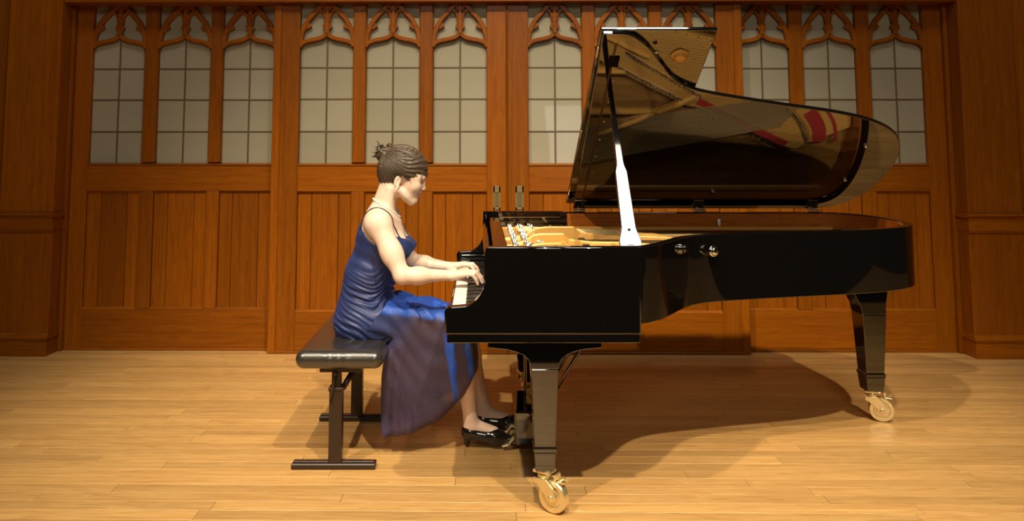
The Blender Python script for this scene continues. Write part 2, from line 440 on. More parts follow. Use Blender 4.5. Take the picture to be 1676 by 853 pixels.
rnd = random.Random(3)
ZB = [1.258, 1.4775, 1.700, 1.918]
def door(n, x0, x1, yf, cs, strip=None):
    d = struct(root_empty('door_%d' % n, ((x0 + x1) / 2, yf, 0)))
    yb = yf + 0.055; h = WW / 2
    box('stile', (x0, yf, 0.0), (cs[0] - h, yb, 2.42), OAKV, d, 0.004)
    box('stile', (cs[2] + h, yf, 0.0), (x1, yb, 2.42), OAKV, d, 0.004)
    a, b = cs[0] - h, cs[2] + h
    box('bottom_rail', (a, yf + .001, 0.017), (b, yb, 0.272), OAKH, d, 0.003)
    box('threshold_strip', (x0 + .004, yf - 0.008, 0.0), (x1 - .004, yb, 0.017), OAKH, d, 0.003)
    box('lock_rail', (a, yf + .001, 1.070), (b, yb, 1.246), OAKH, d, 0.003)
    MB().prism([(yf - .004, 1.246), (yf - .004, 1.252), (yf + .030, 1.262), (yb, 1.262), (yb, 1.246)], a, b, 'X').build('window_ledge', OAKH, d)
    for i in range(2):
        m0, m1 = cs[i] + h, cs[i + 1] - h
        box('mullion', (m0, yf + .0015, 1.262), (m1, yb, 2.42), OAKV, d, 0.008)
        box('mullion', (m0, yf + .0015, 0.272), (m1, yb, 1.070), OAKV, d, 0.004)
    for i, c in enumerate(cs):
        # lower panel: three upright boards behind a bevelled ledge
        px0, px1 = c - h, c + h
        fr_ = ((0, .26, .76, 1), (0, .265, .765, 1), (0, .24, .74, 1))[i]
        for k in range(3):
            q0 = px0 + (px1 - px0) * fr_[k] + .0012; q1 = px0 + (px1 - px0) * fr_[k + 1] - .0012
            box('panel_board', (q0, yf + .017 + rnd.uniform(0, .0015), 0.27), (q1, yb - .008, 1.072), OAKV, d, 0.0035)
        MB().prism([(yf + .001, 0.272), (yf + .017, 0.284), (yf + .03, 0.284), (yf + .03, 0.272)], px0, px1, 'X').build('panel_ledge', OAKH, d)
        MB().prism([(yf + .002, 1.071), (yf + .014, 1.058), (yf + .03, 1.058), (yf + .03, 1.071)], px0, px1, 'X').build('panel_head', OAKH, d)
        # light: tracery > panes and lead bars
        if 'm' not in _tr:
            t = TRAC.build('tracery', OAKH, d, origin=(0, 0, 0)); _tr['m'] = t.data
        else:
            t = bpy.data.objects.new('tracery', _tr['m']); COL.objects.link(t); t.parent = d
        t.location = (c - (x0 + x1) / 2, 0.004, 0)
        yg = 0.034
        wv = WW / 2 - .003
        for r_ in range(4):
            z0 = ZB[r_]; z1 = ZB[r_ + 1] if r_ < 3 else 2.155
            for sx in (-1, 1):
                pane('pane', (0 if r_ < 3 else 1, 0 if r_ < 3 else sx), z0 + .001, z1 - .001, (sx * (wv / 2 + .0015), yg, 0), t, rnd)
        for sx in (-1, 1):
            pane('tracery_pane', (2, sx), 2.157, 2.42, (sx * (wv / 2 + .0015), yg, 0), t, rnd)
        lb = MB()
        for z in ZB[1:]: lb.box((-WW / 2, -.0045 + yg, z - .0062), (WW / 2, .0045 + yg, z + .0062), .002)
        lb.box((-.0062, -.005 + yg, 1.258), (.0062, .005 + yg, 2.15), .002)
        o = lb.build('lead_bars', LEAD, t, origin=(0, 0, 0))
    if strip:
        box('astragal', (strip[0], yf - 0.010, 0.0), (strip[1], yf + .012, 2.37), OAKV, d, 0.005)
    return d

OUT, CEN = 5.289, 5.212
d1 = door(1, -2.880, -1.425, OUT, (-2.585, -2.122, -1.667))
d2 = door(2, -1.466, 0.1335, CEN, (-1.107, -0.650, -0.187), (-1.470, -1.416))
d3 = door(3, 0.1365, 1.742, CEN, (0.466, 0.927, 1.386), (1.690, 1.745))
d4 = door(4, 1.680, 3.152, OUT, (1.917, 2.380, 2.843))
box('astragal', (0.126, CEN - .012, 0.0), (0.1335, CEN + .01, 2.37), OAKV, d2, 0.003)
box('astragal', (0.1365, CEN - .012, 0.0), (0.144, CEN + .01, 2.37), OAKV, d3, 0.003)
def pull(d, x0, x1):
    mb = MB(); zz0, zz1 = .950, 1.110; f = CEN - .004; t = .012
    mb.box((x0, f, zz0), (x0 + t, CEN + .002, zz1), .002).box((x1 - t, f, zz0), (x1, CEN + .002, zz1), .002)
    mb.box((x0, f, zz1 - .046), (x1, CEN + .002, zz1), .002).box((x0, f, zz0), (x1, CEN + .002, zz0 + .018), .002)
    o = mb.build('flush_pull', PULL, d)
    box('pull_recess', (x0 + .006, CEN - .0012, zz0 + .012), (x1 - .006, CEN + .001, zz1 - .02), PULLIN, o)
    MB().box((x0 + .014, CEN - .0035, zz0 + .018), (x1 - .014, CEN - .001, zz0 + .024), .001).build('pull_lip', STEEL, o)
pull(d2, 0.040, 0.089)
pull(d3, 0.190, 0.246)
# ------------------------------------------------------------------ grand piano (stage coordinates)
piano = stage_root('grand_piano', (1.0, 3.68, 0))
tag(piano, 'black lacquered concert grand piano with raised lid on brass casters', 'piano')
YN, YF, ZR = 2.90, 4.46, 1.0
bent = crom([(.598, YN), (.615, 2.908), (.64, 2.925), (.70, 2.985), (.775, 3.095), (.86, 3.215), (.96, 3.290), (1.10, 3.340), (1.38, 3.412), (1.68, 3.482), (1.88, 3.553),
             (2.02, 3.645), (2.11, 3.770), (2.158, 3.930), (2.168, 4.10), (2.140, 4.275), (2.06, 4.405), (1.93, 4.456), (1.80, YF)], 5)
bent = [(p.x, p.y) for p in [Vector((q[0], q[1], 0)) for q in bent]]
outline = bent + [(.50, YF)]

def offset(pts, d):
    """shift an open polyline to its left by d"""
    P = [Vector(p) for p in pts]; out = []
    for i in range(len(P)):
        t = P[min(i + 1, len(P) - 1)] - P[max(i - 1, 0)]; t.normalize()
        out.append((P[i].x - t.y * d, P[i].y + t.x * d))
    return out

def wall_strip(mb, o1, o2, z0, z1, mi=0):
    """upright wall between two parallel open outlines"""
    n = len(o1)
    vs = []
    for a, b in zip(o1, o2):
        vs += [(a[0], a[1], z0), (a[0], a[1], z1), (b[0], b[1], z1), (b[0], b[1], z0)]
    fs = []; 
    for i in range(n - 1):
        for k in range(4):
            k2 = (k + 1) % 4
            fs.append((i * 4 + k, i * 4 + k2, (i + 1) * 4 + k2, (i + 1) * 4 + k))
    fs.append((0, 1, 2, 3)); fs.append(tuple(range((n - 1) * 4, n * 4)))
    mb.add(vs, fs, mi)
    for k in range(len(fs)): mb.sm[-1 - k] = False
    return mb

def smooth_by_angle(o, deg=35):
    me = o.data
    me.polygons.foreach_set('use_smooth', [True] * len(me.polygons))
    bm = bmesh.new(); bm.from_mesh(me)
    for e in bm.edges:
        if len(e.link_faces) == 2 and e.calc_face_angle(0) > R(deg): e.smooth = False
    bm.to_mesh(me); bm.free()
    return o

in1 = offset(outline, .040)
rim = wall_strip(MB(), outline, in1, .718, ZR).build('rim', BLACK, piano, bevel=.004, seg=2)
smooth_by_angle(rim, 30)
# mahogany lining and the ledge for the soundboard
in2 = offset(outline, .048)
lin = wall_strip(MB(), offset(outline, .0405), in2, .80, ZR - .006).build('rim_lining', VENEER, piano); smooth_by_angle(lin, 30)

arm_poly = [(-.128, .680), (-.131, .760), (-.127, .774), (-.118, .779), (-.085, .781), (-.050, .784), (-.034, .789), (-.015, .803), (.002, .822), (.014, .846), (.020, .873), (.0195, .90), (.018, .94), (.0205, .985), (.024, ZR), (.60, ZR), (.60, .680)]
for y0, y1 in ((YN, YN + .046), (YF - .046, YF)):
    a = MB().prism(arm_poly, y0, y1).build('arm', BLACK, piano, bevel=.005, seg=2); smooth_by_angle(a, 28)
box('keybed', (-.122, YN + .006, .648), (.597, YF - .006, .679), BLACK, piano, .003)
box('key_slip', (-.124, YN + .047, .681), (-.1125, YF - .047, .716), BLACK, piano, .004)
for y0, y1 in ((YN + .048, 3.046), (4.286, YF - .048)):
    MB().prism([(-.111, .681), (-.111, .752), (-.100, .760), (.020, .760), (.036, .775), (.036, .681)], y0, y1).build('key_block', BLACK, piano, bevel=.006)
# white and black keys
KW = (4.283 - 3.049) / 52
wm = MB().box((-.110, .0006, .690), (.034, KW - .0006, .735), .0018).build('white_key', IVORY, piano)
bmesh_black = MB().prism([(-.058, .735), (-.052, .7465), (.034, .7485), (.034, .735)], -.0052, .0052).build('black_key', EBONY, piano, bevel=.0012, seg=1)
wm['_k'] = bmesh_black['_k'] = 1
wm.location.y = 3.049; bmesh_black.location.y = 3.049 + KW
blacks_after = {0, 2, 3, 5, 6}      # after C D F G A of each octave; highest key first
names = 'CBAGFED'
seq = [names[i % 7] for i in range(52)]      # from the treble end (near) to the bass end
for i in range(52):
    if i:
        o = wm.copy(); COL.objects.link(o); o.location.y = 3.049 + i * KW
    # a black key sits between this white key and the next lower one
first = True
for i in range(51):
    hi, lo = seq[i], seq[i + 1]
    if (hi, lo) in (('C', 'B'), ('F', 'E')): continue
    if first:
        bmesh_black.location.y = 3.049 + (i + 1) * KW; first = False
    else:
        o = bmesh_black.copy(); COL.objects.link(o); o.location.y = 3.049 + (i + 1) * KW
MB().box((.030, 3.048, .728), (.036, 4.284, .742), .001).build('name_felt', REDFELT, piano)
fb = MB().prism([(.036, .740), (.030, .756), (.022, .80), (.016, .86), (.018, .930), (.026, .956), (.040, .960), (.048, .94), (.050, .80), (.056, .74)], 3.049, 4.283).build('fallboard', BLACK, piano, bevel=.003); smooth_by_angle(fb, 30)
box('stretcher', (.052, YN + .047, .86), (.108, YF - .047, .992), BLACK, piano, .004)
# desk slides on both inner sides of the rim
for y0, y1 in ((YN + .049, YN + .088), (YF - .100, YF - .049)):
    dz = 0 if y0 > 4 else -.030
    ds = MB().box((.020, y0, .950 + dz), (.470, y1, 1.010 + dz), .003).build('desk_slide', BLACK, piano)
    ymid = y0 if y0 > 4 else y1
    MB().box((.070, ymid - .004, .976 + dz), (.455, ymid + .004, .981 + dz), .001).build('slide_rail', STEEL, ds)

# --- iron plate, soundboard, strings
inner = offset(outline, .050)
sb = [(.36, YN + .05)] + inner[1:-1] + [(.36, YF - .05)]
MB().prism([(p[0], p[1]) for p in sb], .842, .850, 'Z').build('soundboard', SPRUCE, piano)
box('pin_block', (.109, YN + .05, .885), (.40, YF - .05, .908), GOLD, piano, .004)
# cast plate: one web that follows the bent side and the tail
web_out = [p for p in offset(outline, .054) if p[0] > .62 and p[1] < 4.03]
web_in = [(1.885, 4.105), (1.80, 4.15), (1.756, 4.125), (1.437, 3.972), (1.25, 3.885), (1.15, 3.862), (.844, 3.700), (.72, 3.632), (.40, 3.42), (.40, 2.96)]
MB().prism(web_out + web_in, .884, .900, 'Z').build('plate_web', GOLD, piano, bevel=.004)
def flat_band(pts, w, z0, z1):
    p = [(q.x, q.y) for q in crom([(a_[0], a_[1], 0) for a_ in pts], 6)]
    return wall_strip(MB(), offset(p, -w / 2), offset(p, w / 2), z0, z1)
flat_band([(1.225, 3.835), (1.437, 3.945), (1.600, 4.030), (1.760, 4.108)], .040, .901, .907).build('stringing_felt', REDFELT, piano)
flat_band([(1.86, 3.90), (1.905, 3.96), (1.935, 4.02), (1.945, 4.09)], .075, .901, .906).build('stringing_felt', REDFELT, piano)
flat_band([(1.955, 3.89), (2.005, 3.96), (2.03, 4.03), (2.035, 4.09)], .018, .901, .906).build('stringing_felt', REDFELT, piano)
flat_band([(1.73, 3.86), (1.80, 3.93), (1.855, 4.00), (1.885, 4.09)], .016, .885, .918).build('bass_bridge', SPRUCE, piano)
du = MB()
for line_ in ([(.80, 3.545), (.889, 3.598), (1.067, 3.707), (1.232, 3.800)], [(.74, 3.612), (.844, 3.672), (1.0, 3.757), (1.149, 3.836)], [(1.238, 3.880), (1.46, 3.990), (1.69, 4.118)], [(1.72, 3.875), (1.80, 3.955), (1.865, 4.08)]):
    q = crom([(p[0], p[1], 0) for p in line_], 14)
    for i, p in enumerate(q):
        du.box((p.x - .005, p.y - .005, .900), (p.x + .005, p.y + .005, .913), .002)
        if i % 2: du.tube([(p.x + .006, p.y + .012, .900), (p.x + .006, p.y + .012, .918)], .004, 5)
o = du.build('duplex_bridges', STEEL, piano); o['kind'] = 'stuff'
# gold lip along the bass side
MB().box((.12, YF - .085, .90), (2.00, YF - .052, .922), .006).build('plate_lip', GOLD, piano)
def strut(x0, y0, x1, y1, h0, h1, w=.026, steps=10):
    """cast strut: a web that swells up from the pin block and runs down to the flange"""
    d = Vector((x1 - x0, y1 - y0)); L = d.length; d.normalize(); nn = Vector((-d.y, d.x))
    prof = [(0, h0 * .25), (.06, h0 * .30), (.13, h0 * .55), (.19, h0 * .92), (.24, h0), (.40, h0), (.44, h0 * .62), (.6, h1 * 1.0), (.85, h1 * .9), (1, h1 * .6)]
    vs = []
    for t, h in prof:
        c = Vector((x0, y0)) + d * (t * L)
        for sgn, z, wf in ((-1, .893, 1.5), (-1, .90 + h - .006, .8), (-.6, .90 + h, .8), (.6, .90 + h, .8), (1, .90 + h - .006, .8), (1, .893, 1.5)):
            q = c + nn * (sgn * w / 2 * wf); vs.append((q.x, q.y, z))
    n = len(prof); fs = []
    for i in range(n - 1):
        for k in range(6):
            k2 = (k + 1) % 6; fs.append((i * 6 + k, i * 6 + k2, (i + 1) * 6 + k2, (i + 1) * 6 + k))
    fs.append(tuple(range(6))); fs.append(tuple(range((n - 1) * 6, n * 6)))
    return MB().add(vs, fs)
for a in ((.12, 3.30, .70, 3.44, .062, .035), (.12, 3.62, .80, 3.66, .070, .030), (.12, 3.90, 1.00, 3.90, .074, .030)):
    strut(*a).build('plate_strut', GOLD, piano)
strut(1.23, 3.805, .66, 4.045, .030, .034, .030).build('plate_brace', GOLD, piano)
strut(.62, 3.42, .93, 3.575, .028, .030, .022).build('plate_brace', GOLD, piano)
bar = MB().tube([(.395, YN + .09, .925), (.395, 4.35, .925)], .012, 8); bar.build('capo_bar', GOLD, piano)
rs = random.Random(5)
tp = MB()
for i in range(110):
    yy = 3.02 + i * (4.34 - 3.02) / 109
    for j in range(2):
        xx = .165 + j * .055 + .05 * math.sin(i * .5) * .2 + (.06 if i % 2 else 0)
        tp.tube([(xx, yy, .905), (xx, yy, .945)], .0036, 5)
o = tp.build('tuning_pins', STEEL, piano); o['kind'] = 'stuff'
st = MB()
tail = [Vector(p) for p in offset(outline, .120)]
def hit(x0, y0, dx, dy):
    """where a string from the pin block meets the hitch line"""
    best = None
    for i in range(2, len(tail) - 2):
        a, b = tail[i], tail[i + 1]; e = b - a
        den = dx * e.y - dy * e.x
        if abs(den) < 1e-9: continue
        t = ((a.x - x0) * e.y - (a.y - y0) * e.x) / den; u = ((a.x - x0) * dy - (a.y - y0) * dx) / den
        if t > .2 and -.001 <= u <= 1.001 and (best is None or t < best): best = t
    return best
hp = MB()
for i in range(96):
    yy = 3.03 + i * (4.00 - 3.03) / 95
    sl = .02 + .16 * (i / 95)
    t = hit(.20, yy, 1, sl)
    if t:
        cl = .20 + t > 1.93
        if cl: t = 1.73
        e = (.20 + t, yy + sl * t)
        st.tube([(.20, yy, .930), (.40, yy + sl * .2, .912), (e[0], e[1], .900)], .0011, 3, cap=False)
        if not cl: hp.tube([(e[0], e[1], .892), (e[0], e[1], .912)], .0035, 5)
for i in range(26):
    yy = 4.04 + i * .0105; sl = -.16 - .0020 * i
    t = hit(.20, yy, 1, sl)
    if t:
        t = min(t, 1.66 - .006 * i)
        e = (.20 + t, yy + sl * t)
        st.tube([(.20, yy, .936), (.40, yy + sl * .2, .928), (e[0], e[1], .914)], .0021, 4, cap=False)
o = st.build('strings', COPPER, piano); o['kind'] = 'stuff'
o = hp.build('hitch_pins', STEEL, piano); o['kind'] = 'stuff'
# bridge and dampers
br = crom([(.62, 3.06, 0), (.78, 3.28, 0), (1.02, 3.50, 0), (1.36, 3.64, 0), (1.72, 3.80, 0)], 6)
MB().tube([(p.x, p.y, .872) for p in br], .016, 6).build('bridge', SPRUCE, piano)
dm = MB(); df = MB()
for i in range(66):
    yy = 3.20 + i * (4.30 - 3.20) / 65; xx = .455 + .045 * math.sin(i / 65 * 1.6)
    dm.box((xx, yy - .0055, .913), (xx + .030, yy + .0055, .921)); df.box((xx, yy - .0045, .906), (xx + .030, yy + .0045, .913))
o = dm.build('dampers', SATIN, piano); o['kind'] = 'stuff'
o = df.build('damper_felts', REDFELT, piano); o['kind'] = 'stuff'

# --- bottom
box('bottom_board', (.64, 3.62, .735), (1.80, 4.40, .755), SATIN, piano)
MB().tube([(.64, 3.2, .728), (1.85, 3.95, .728)], .022, 4).build('beam', SATIN, piano)

# --- knob on the bent side, peg on the far rim
kx, ky = .990, 3.292
kn = MB().lathe([(.0, -.004), (.0245, -.004), (.0245, .002), (.021, .005), (.016, .004)], (0, 0, 0), 'Z', 24)
o = kn.build('knob_rose', CHROME, piano, origin=(0, 0, 0))
o.location = (kx - 1.0, ky - .010 - 3.68, .935); o.rotation_euler = (R(90), 0, R(24)); o['_org'] = [0, 0, 0]
MB().lathe([(.0, .002), (.012, .003), (.0125, .006), (.0165, .008), (.018, .012), (.0155, .016), (.009, .0185), (.0, .019)], (0, 0, 0), 'Z', 20).build('lock_knob', CHROME, o)
MB().tube([(1.36, YF - .066, .925), (1.36, YF - .066, .965)], .010, 8).build('rim_peg', IVORY, piano)

# --- legs with casters
def leg(cx, cy, top_z, wx, wy, flare, rotz):
    """tapered square leg, bracket at the top, collar and block at the foot; then its caster"""
    lg = MB()
    def ring(z, a, b): return [(cx - a, cy - b, z), (cx + a, cy - b, z), (cx + a, cy + b, z), (cx - a, cy + b, z)]
    def loft(rings):
        vs = [p for r_ in rings for p in r_]; fs = [(3, 2, 1, 0)]
        for i in range(len(rings) - 1):
            for k in range(4):
                k2 = (k + 1) % 4; fs.append((i * 4 + k, i * 4 + k2, i * 4 + 4 + k2, i * 4 + 4 + k))
        m = (len(rings) - 1) * 4; fs.append((m, m + 1, m + 2, m + 3)); lg.add(vs, fs)
    loft([ring(.150, wx * .68, wy * .68), ring(.222, wx * .80, wy * .80)])
    loft([ring(.2225, wx * .845, wy * .845), ring(.236, wx * .845, wy * .845), ring(.241, wx * .78, wy * .78)])
    loft([ring(.240, wx * .76, wy * .76), ring(.532, wx, wy)])
    o = lg.build('leg', BLACK, piano, bevel=.003)
    loftb = MB()
    if flare:
        prof = [(.0, wx + .002), (.02, wx + .004), (.035, wx + .012), (.05, wx + .028), (.062, wx + .056), (.072, wx + .095), (.078, wx + .165)]
        poly = [(cx - w, .5325 + h) for h, w in prof] + [(cx - prof[-1][1], top_z), (cx + prof[-1][1], top_z)] + [(cx + w, .5325 + h) for h, w in reversed(prof)]
        loftb.prism(poly, cy - wy, cy + wy)
    else:
        loftb.prism([(cx - wx * 1.0, .533), (cx - wx * 1.15, .575), (cx - wx * 2.1, top_z - .02), (cx - wx * 2.3, top_z), (cx + wx * 1.3, top_z), (cx + wx * 1.3, top_z - .03), (cx + wx, .575), (cx + wx, .533)], cy - wy, cy + wy)
    b = loftb.build('leg_bracket', BLACK, o, bevel=.0025)
    # caster: plate, swivel fork, wheel
    cf = MB()
    c, s = math.cos(rotz), math.sin(rotz)
    T = Matrix.Translation((cx, cy, 0)) @ Matrix.Rotation(rotz, 4, 'Z')
    sub = MB()
    sub.box((-.036, -.030, .138), (.036, .030, .1505), .002)
    sub.lathe([(.026, .120), (.026, .138)], (0, 0, 0), 'Z', 14)
    for yy in (-.030, .022):
        sub.prism([(-.034, .120), (.022, .122), (.052, .095), (.062, .062), (.050, .046), (.034, .046), (.010, .072), (-.018, .096), (-.036, .104)], yy, yy + .008)
    sub.tube([(.040, -.034, .058), (.040, .034, .058)], .011, 10)
    cf.add([tuple(T @ Vector(p)) for p in sub.v], sub.f); cf.sm = list(sub.sm)
    fk = cf.build('caster_fork', BRASS, o, bevel=.0015, seg=1)
    sub = MB().lathe([(.0, -.017), (.024, -.017), (.026, -.010), (.036, -.010), (.040, -.018), (.055, -.018), (.0585, -.013), (.0585, .013), (.055, .018), (.040, .018), (.036, .010), (.026, .010), (.024, .017), (.0, .017)], (.040, 0, .0585), 'Y', 30)
    w = MB().add([tuple(T @ Vector(p)) for p in sub.v], sub.f, smooth=True)
    wo = w.build('caster_wheel', BRASS, o); smooth_by_angle(wo, 30)
    # brake lever on the fork
    sub = MB().box((.040, -.012, .112), (.088, .012, .118), .002).box((.050, -.020, .122), (.060, .020, .142), .002).tube([(.060, 0, .114), (.085, 0, .135)], .006, 8)
    w = MB().add([tuple(T @ Vector(p)) for p in sub.v], sub.f); w.build('caster_brake', BRASS, o)
    return o
leg(.248, 3.035, .6475, .052, .052, True, R(-35))
leg(.248, 4.325, .6475, .052, .052, True, R(20))
leg(1.985, 3.985, .715, .060, .060, False, R(-20))
tbp = MB().box((1.86, 3.86, .690), (2.135, 4.12, .7175), .003).box((1.90, 3.88, .672), (2.10, 4.10, .690), .003)
tbp.build('tail_block', BLACK, piano)

# --- pedal lyre
ly = MB().box((.19, 3.56, .63), (.27, 3.80, .6478), .003)
for yy in (3.60, 3.76):
    ly.prism([(.205, .64), (.250, .64), (.240, .40), (.246, .20), (.214, .20), (.212, .40)], yy - .016, yy + .016)
ly.box((.155, 3.53, .045), (.300, 3.83, .195), .008)
lo = ly.build('lyre', BLACK, piano, bevel=.002)
for yy in (3.60, 3.68, 3.76):
    p = MB().prism([(.158, .052), (.146, .040), (.130, .022), (.104, .016), (.098, .018), (.104, .024), (.128, .030), (.144, .052), (.158, .062)], yy - .014, yy + .014)
    p.build('pedal', BRASS, lo, bevel=.003)
MB().tube([(.27, 3.60, .14), (.62, 3.60, .70)], .008, 6).build('lyre_brace', BLACK, lo)
MB().tube([(.27, 3.76, .14), (.62, 3.76, .70)], .008, 6).build('lyre_brace', BLACK, lo)

# --- lid: main leaf hinged on the bass side, front leaf folded back over it
LA = R(31.2); HY, HZ = YF + .010, 1.016
def lidp(x, w, t):
    """point at x, w from the hinge up the slope, t above the underside"""
    return (x, HY - w * math.cos(LA) + t * math.sin(LA) * 1.0, HZ + w * math.sin(LA) + t * math.cos(LA))
lid_out = offset(outline, -.014)
lp = [(p[0], max(0.0, HY - p[1])) for p in lid_out if p[0] > .515]
lp = [p for p in lp if p[0] > .56]
lp = [(.508, HY - (YN - .014))] + lp + [(.540, 0.0)]
def slab(mb, pl, t0, t1):
    n = len(pl); vs = [lidp(p[0], p[1], t0) for p in pl] + [lidp(p[0], p[1], t1) for p in pl]
    fs = [list(range(n)), list(range(2 * n - 1, n - 1, -1))] + [[i, n + i, n + (i + 1) % n, (i + 1) % n] for i in range(n)]
    mb.add(vs, fs); return mb
LIDB = plain('lid_lacquer', (0.003, 0.0025, 0.0025), 0.03, ior=2.6)
lid = slab(MB(), lp, 0, .020).build('lid', LIDB, piano, bevel=.004, seg=2)
smooth_by_angle(lid, 30)
WF = HY - (YN - .014)
flap = slab(MB(), [(.500, WF), (.986, WF), (.986, 0.02), (.500, 0.02)], .0225, .0415).build('lid_front_leaf', LIDB, piano, bevel=.006, seg=2)
smooth_by_angle(flap, 30)
for w in (.12, .78, 1.44):
    h = MB().add([lidp(.500 + a, w + b_, c_) for c_ in (.012, .030) for a in (.001, .006) for b_ in (-.035, .035)], [(0, 1, 3, 2), (4, 6, 7, 5), (0, 4, 5, 1), (2, 3, 7, 6), (0, 2, 6, 4), (1, 5, 7, 3)])
    h.build('leaf_hinge', BRASS, lid)
def lid_obj(name, prof, x, w, t, m, flip=True, par=lid):
    """turned fitting on the underside of the lid"""
    o = MB().lathe(prof, (0, 0, 0), 'Z', 20).build(name, m, par, origin=(0, 0, 0))
    q = lidp(x, w, t); o.location = (q[0] - 1.0, q[1] - 3.68, q[2]); o.rotation_euler = (R(180) - LA if flip else -LA, 0, 0); o['_org'] = [0, 0, 0]
    return o
lid_obj('leaf_button', [(.0, -.001), (.040, -.001), (.041, .004), (.034, .008), (.029, .010), (.027, .018), (.020, .025), (.010, .028), (.0, .029)], .862, 1.415, .0225, GOLD, par=flap)
lid_obj('lid_bumper', [(.0, -.001), (.008, -.001), (.009, .008), (.0, .010)], .935, 1.20, .0225, CHROME, par=flap)
for x, w in ((.75, 1.47), (1.95, .70), (1.98, .35)):
    lid_obj('lid_bumper', [(.0, -.001), (.009, -.001), (.010, .009), (.0, .012)], x, w, 0.0, CHROME)
for x in (.575, 1.265, 1.925):
    hb = MB().box((x - .034, HY - .020, .9905), (x + .034, HY + .012, 1.006), .002)
    hb.tube([(x - .034, HY - .004, 1.010), (x + .034, HY - .004, 1.010)], .0065, 8)
    hb.box((x - .030, HY - .055, 1.004), (x + .030, HY - .004, 1.014), .002)
    hb.build('lid_hinge', BRASS, lid)
hs_ = MB().add([lidp(.566 + a_ + (0 if w_ > 1 else .014), w_, c_) for c_ in (-.002, .001) for a_ in (0, .010) for w_ in (.03, 1.52)], [(0, 1, 3, 2), (4, 6, 7, 5), (0, 4, 5, 1), (2, 3, 7, 6), (0, 2, 6, 4), (1, 5, 7, 3)])
hs_.build('hinge_strip', plain('dark_hinge', (0.05, 0.014, 0.005), 0.3), lid)
for k in range(9):
    lid_obj('hinge_screw', [(.0, -.001), (.0042, -.001), (.0042, .0012), (.0, .002)], .603 - .008 * (k / 8), .10 + k * .165, 0.0, BRASS)
# prop stick: from the near rim up to the cup on the lid
SB = Vector((.578, YN + .060, .985)); wt = 1.185
ST = Vector(lidp(.592, wt, -.004))
ax = (ST - SB); SL = ax.length; ax.normalize()
sx = (Vector((1, 0, 0)) - ax * ax.x).normalized(); sn = sx.cross(ax); 
if sn.y > 0: sn = -sn
sprof = [(0, .042), (.04, .042), (.105, .0285), (.44, .024), (.475, .017), (.50, .0145), (.80, .0105), (1.0, .0105)]
def stick(a, b, th0, th1, shrink=0.0):
    pts = [p for p in sprof if a <= p[0] <= b]
    vs = []
    for t, h in pts:
        for sg, n_ in ((-1, th0), (1, th0), (1, th1), (-1, th1)):
            q = SB + ax * (t * SL) + sx * (sg * (h - shrink)) + sn * n_; vs.append(tuple(q))
    fs = [(3, 2, 1, 0)]
    for i in range(len(pts) - 1):
        for k in range(4):
            k2 = (k + 1) % 4; fs.append((i * 4 + k, i * 4 + k2, i * 4 + 4 + k2, i * 4 + 4 + k))
    m = (len(pts) - 1) * 4; fs.append((m, m + 1, m + 2, m + 3))
    return MB().add(vs, fs)
PROP = plain('prop_lacquer', (0.0035, 0.003, 0.003), 0.08, ior=2.2)
pr = stick(0, 1, -.010, .010).build('lid_prop', PROP, piano, bevel=.002)
# short inner prop folded into the face, and its pin
vs = []
for t, h in ((.015, .013), (.17, .012), (.30, .011)):
    for sg, n_ in ((-1, .0102), (1, .0102), (1, .0125), (-1, .0125)):
        vs.append(tuple(SB + ax * (t * SL) + sx * (sg * h) + sn * n_))
fs = [(3, 2, 1, 0)] + [(i * 4 + k, i * 4 + (k + 1) % 4, i * 4 + 4 + (k + 1) % 4, i * 4 + 4 + k) for i in range(2) for k in range(4)] + [(8, 9, 10, 11)]
MB().add(vs, fs).build('short_prop', PROP, pr)
q = SB + ax * (.095 * SL) + sn * .013
MB().sphere(tuple(q), (.006, .004, .006), 8).build('prop_pin', SATIN, pr)
cup = MB().add([lidp(.578 + a, 1.40 + b_, c_) for c_ in (-.006, .001) for a in (-.022, .022) for b_ in (-.035, .035)], [(0, 1, 3, 2), (4, 6, 7, 5), (0, 4, 5, 1), (2, 3, 7, 6), (0, 2, 6, 4), (1, 5, 7, 3)])
cp = cup.build('prop_cup', plain('black_felt', (0.003, 0.003, 0.003), 0.8, spec=0.1), lid, bevel=.002)

# ------------------------------------------------------------------ bench
bench = stage_root('piano_bench', (-.60, 3.70, 0))
tag(bench, 'black leather piano bench with padded seat on dark T-shaped steel legs', 'bench')
fr = MB().box((-.690, 3.385, .405), (-.510, 4.045, .431), .003)
fr.build('seat_frame', IRON, bench)
for k, yy in enumerate((3.415, 3.99)):
    lg = MB()
    lg.box((-.648, yy - .024, .024), (-.592, yy + .024, .335), .003)
    lo = lg.build('leg', IRON, bench)
    MB().box((-.806, yy - .028, 0.0), (-.446, yy + .028, .024), .004).box((-.800, yy - .012, .024), (-.452, yy + .012, .029), .002).build('foot_bar', IRON, lo)
    MB().box((-.640, yy - .015, .30), (-.600, yy + .015, .412), .002).build('inner_post', IRON, lo)
    MB().box((-.652, yy - .028, .325), (-.588, yy + .028, .340), .003).build('collar', IRON, lo)
MB().tube([(-.596, 3.43, .325), (-.545, 3.56, .412)], .013, 4).build('brace', IRON, bench)
MB().tube([(-.596, 3.975, .325), (-.545, 3.85, .412)], .013, 4).build('brace', IRON, bench)
lv = MB().tube([(-.622, 3.384, .402), (-.628, 3.382, .36), (-.640, 3.382, .285)], [.006, .006, .005], 8)
lv.sphere((-.622, 3.384, .402), .011, 8)
lv.build('height_lever', IRON, bench)
# ------------------------------------------------------------------ the pianist (stage coordinates)
person = stage_root('person', (-.50, 3.70, 0))
tag(person, 'woman in a long blue evening dress seated on the black bench, playing the piano', 'person')

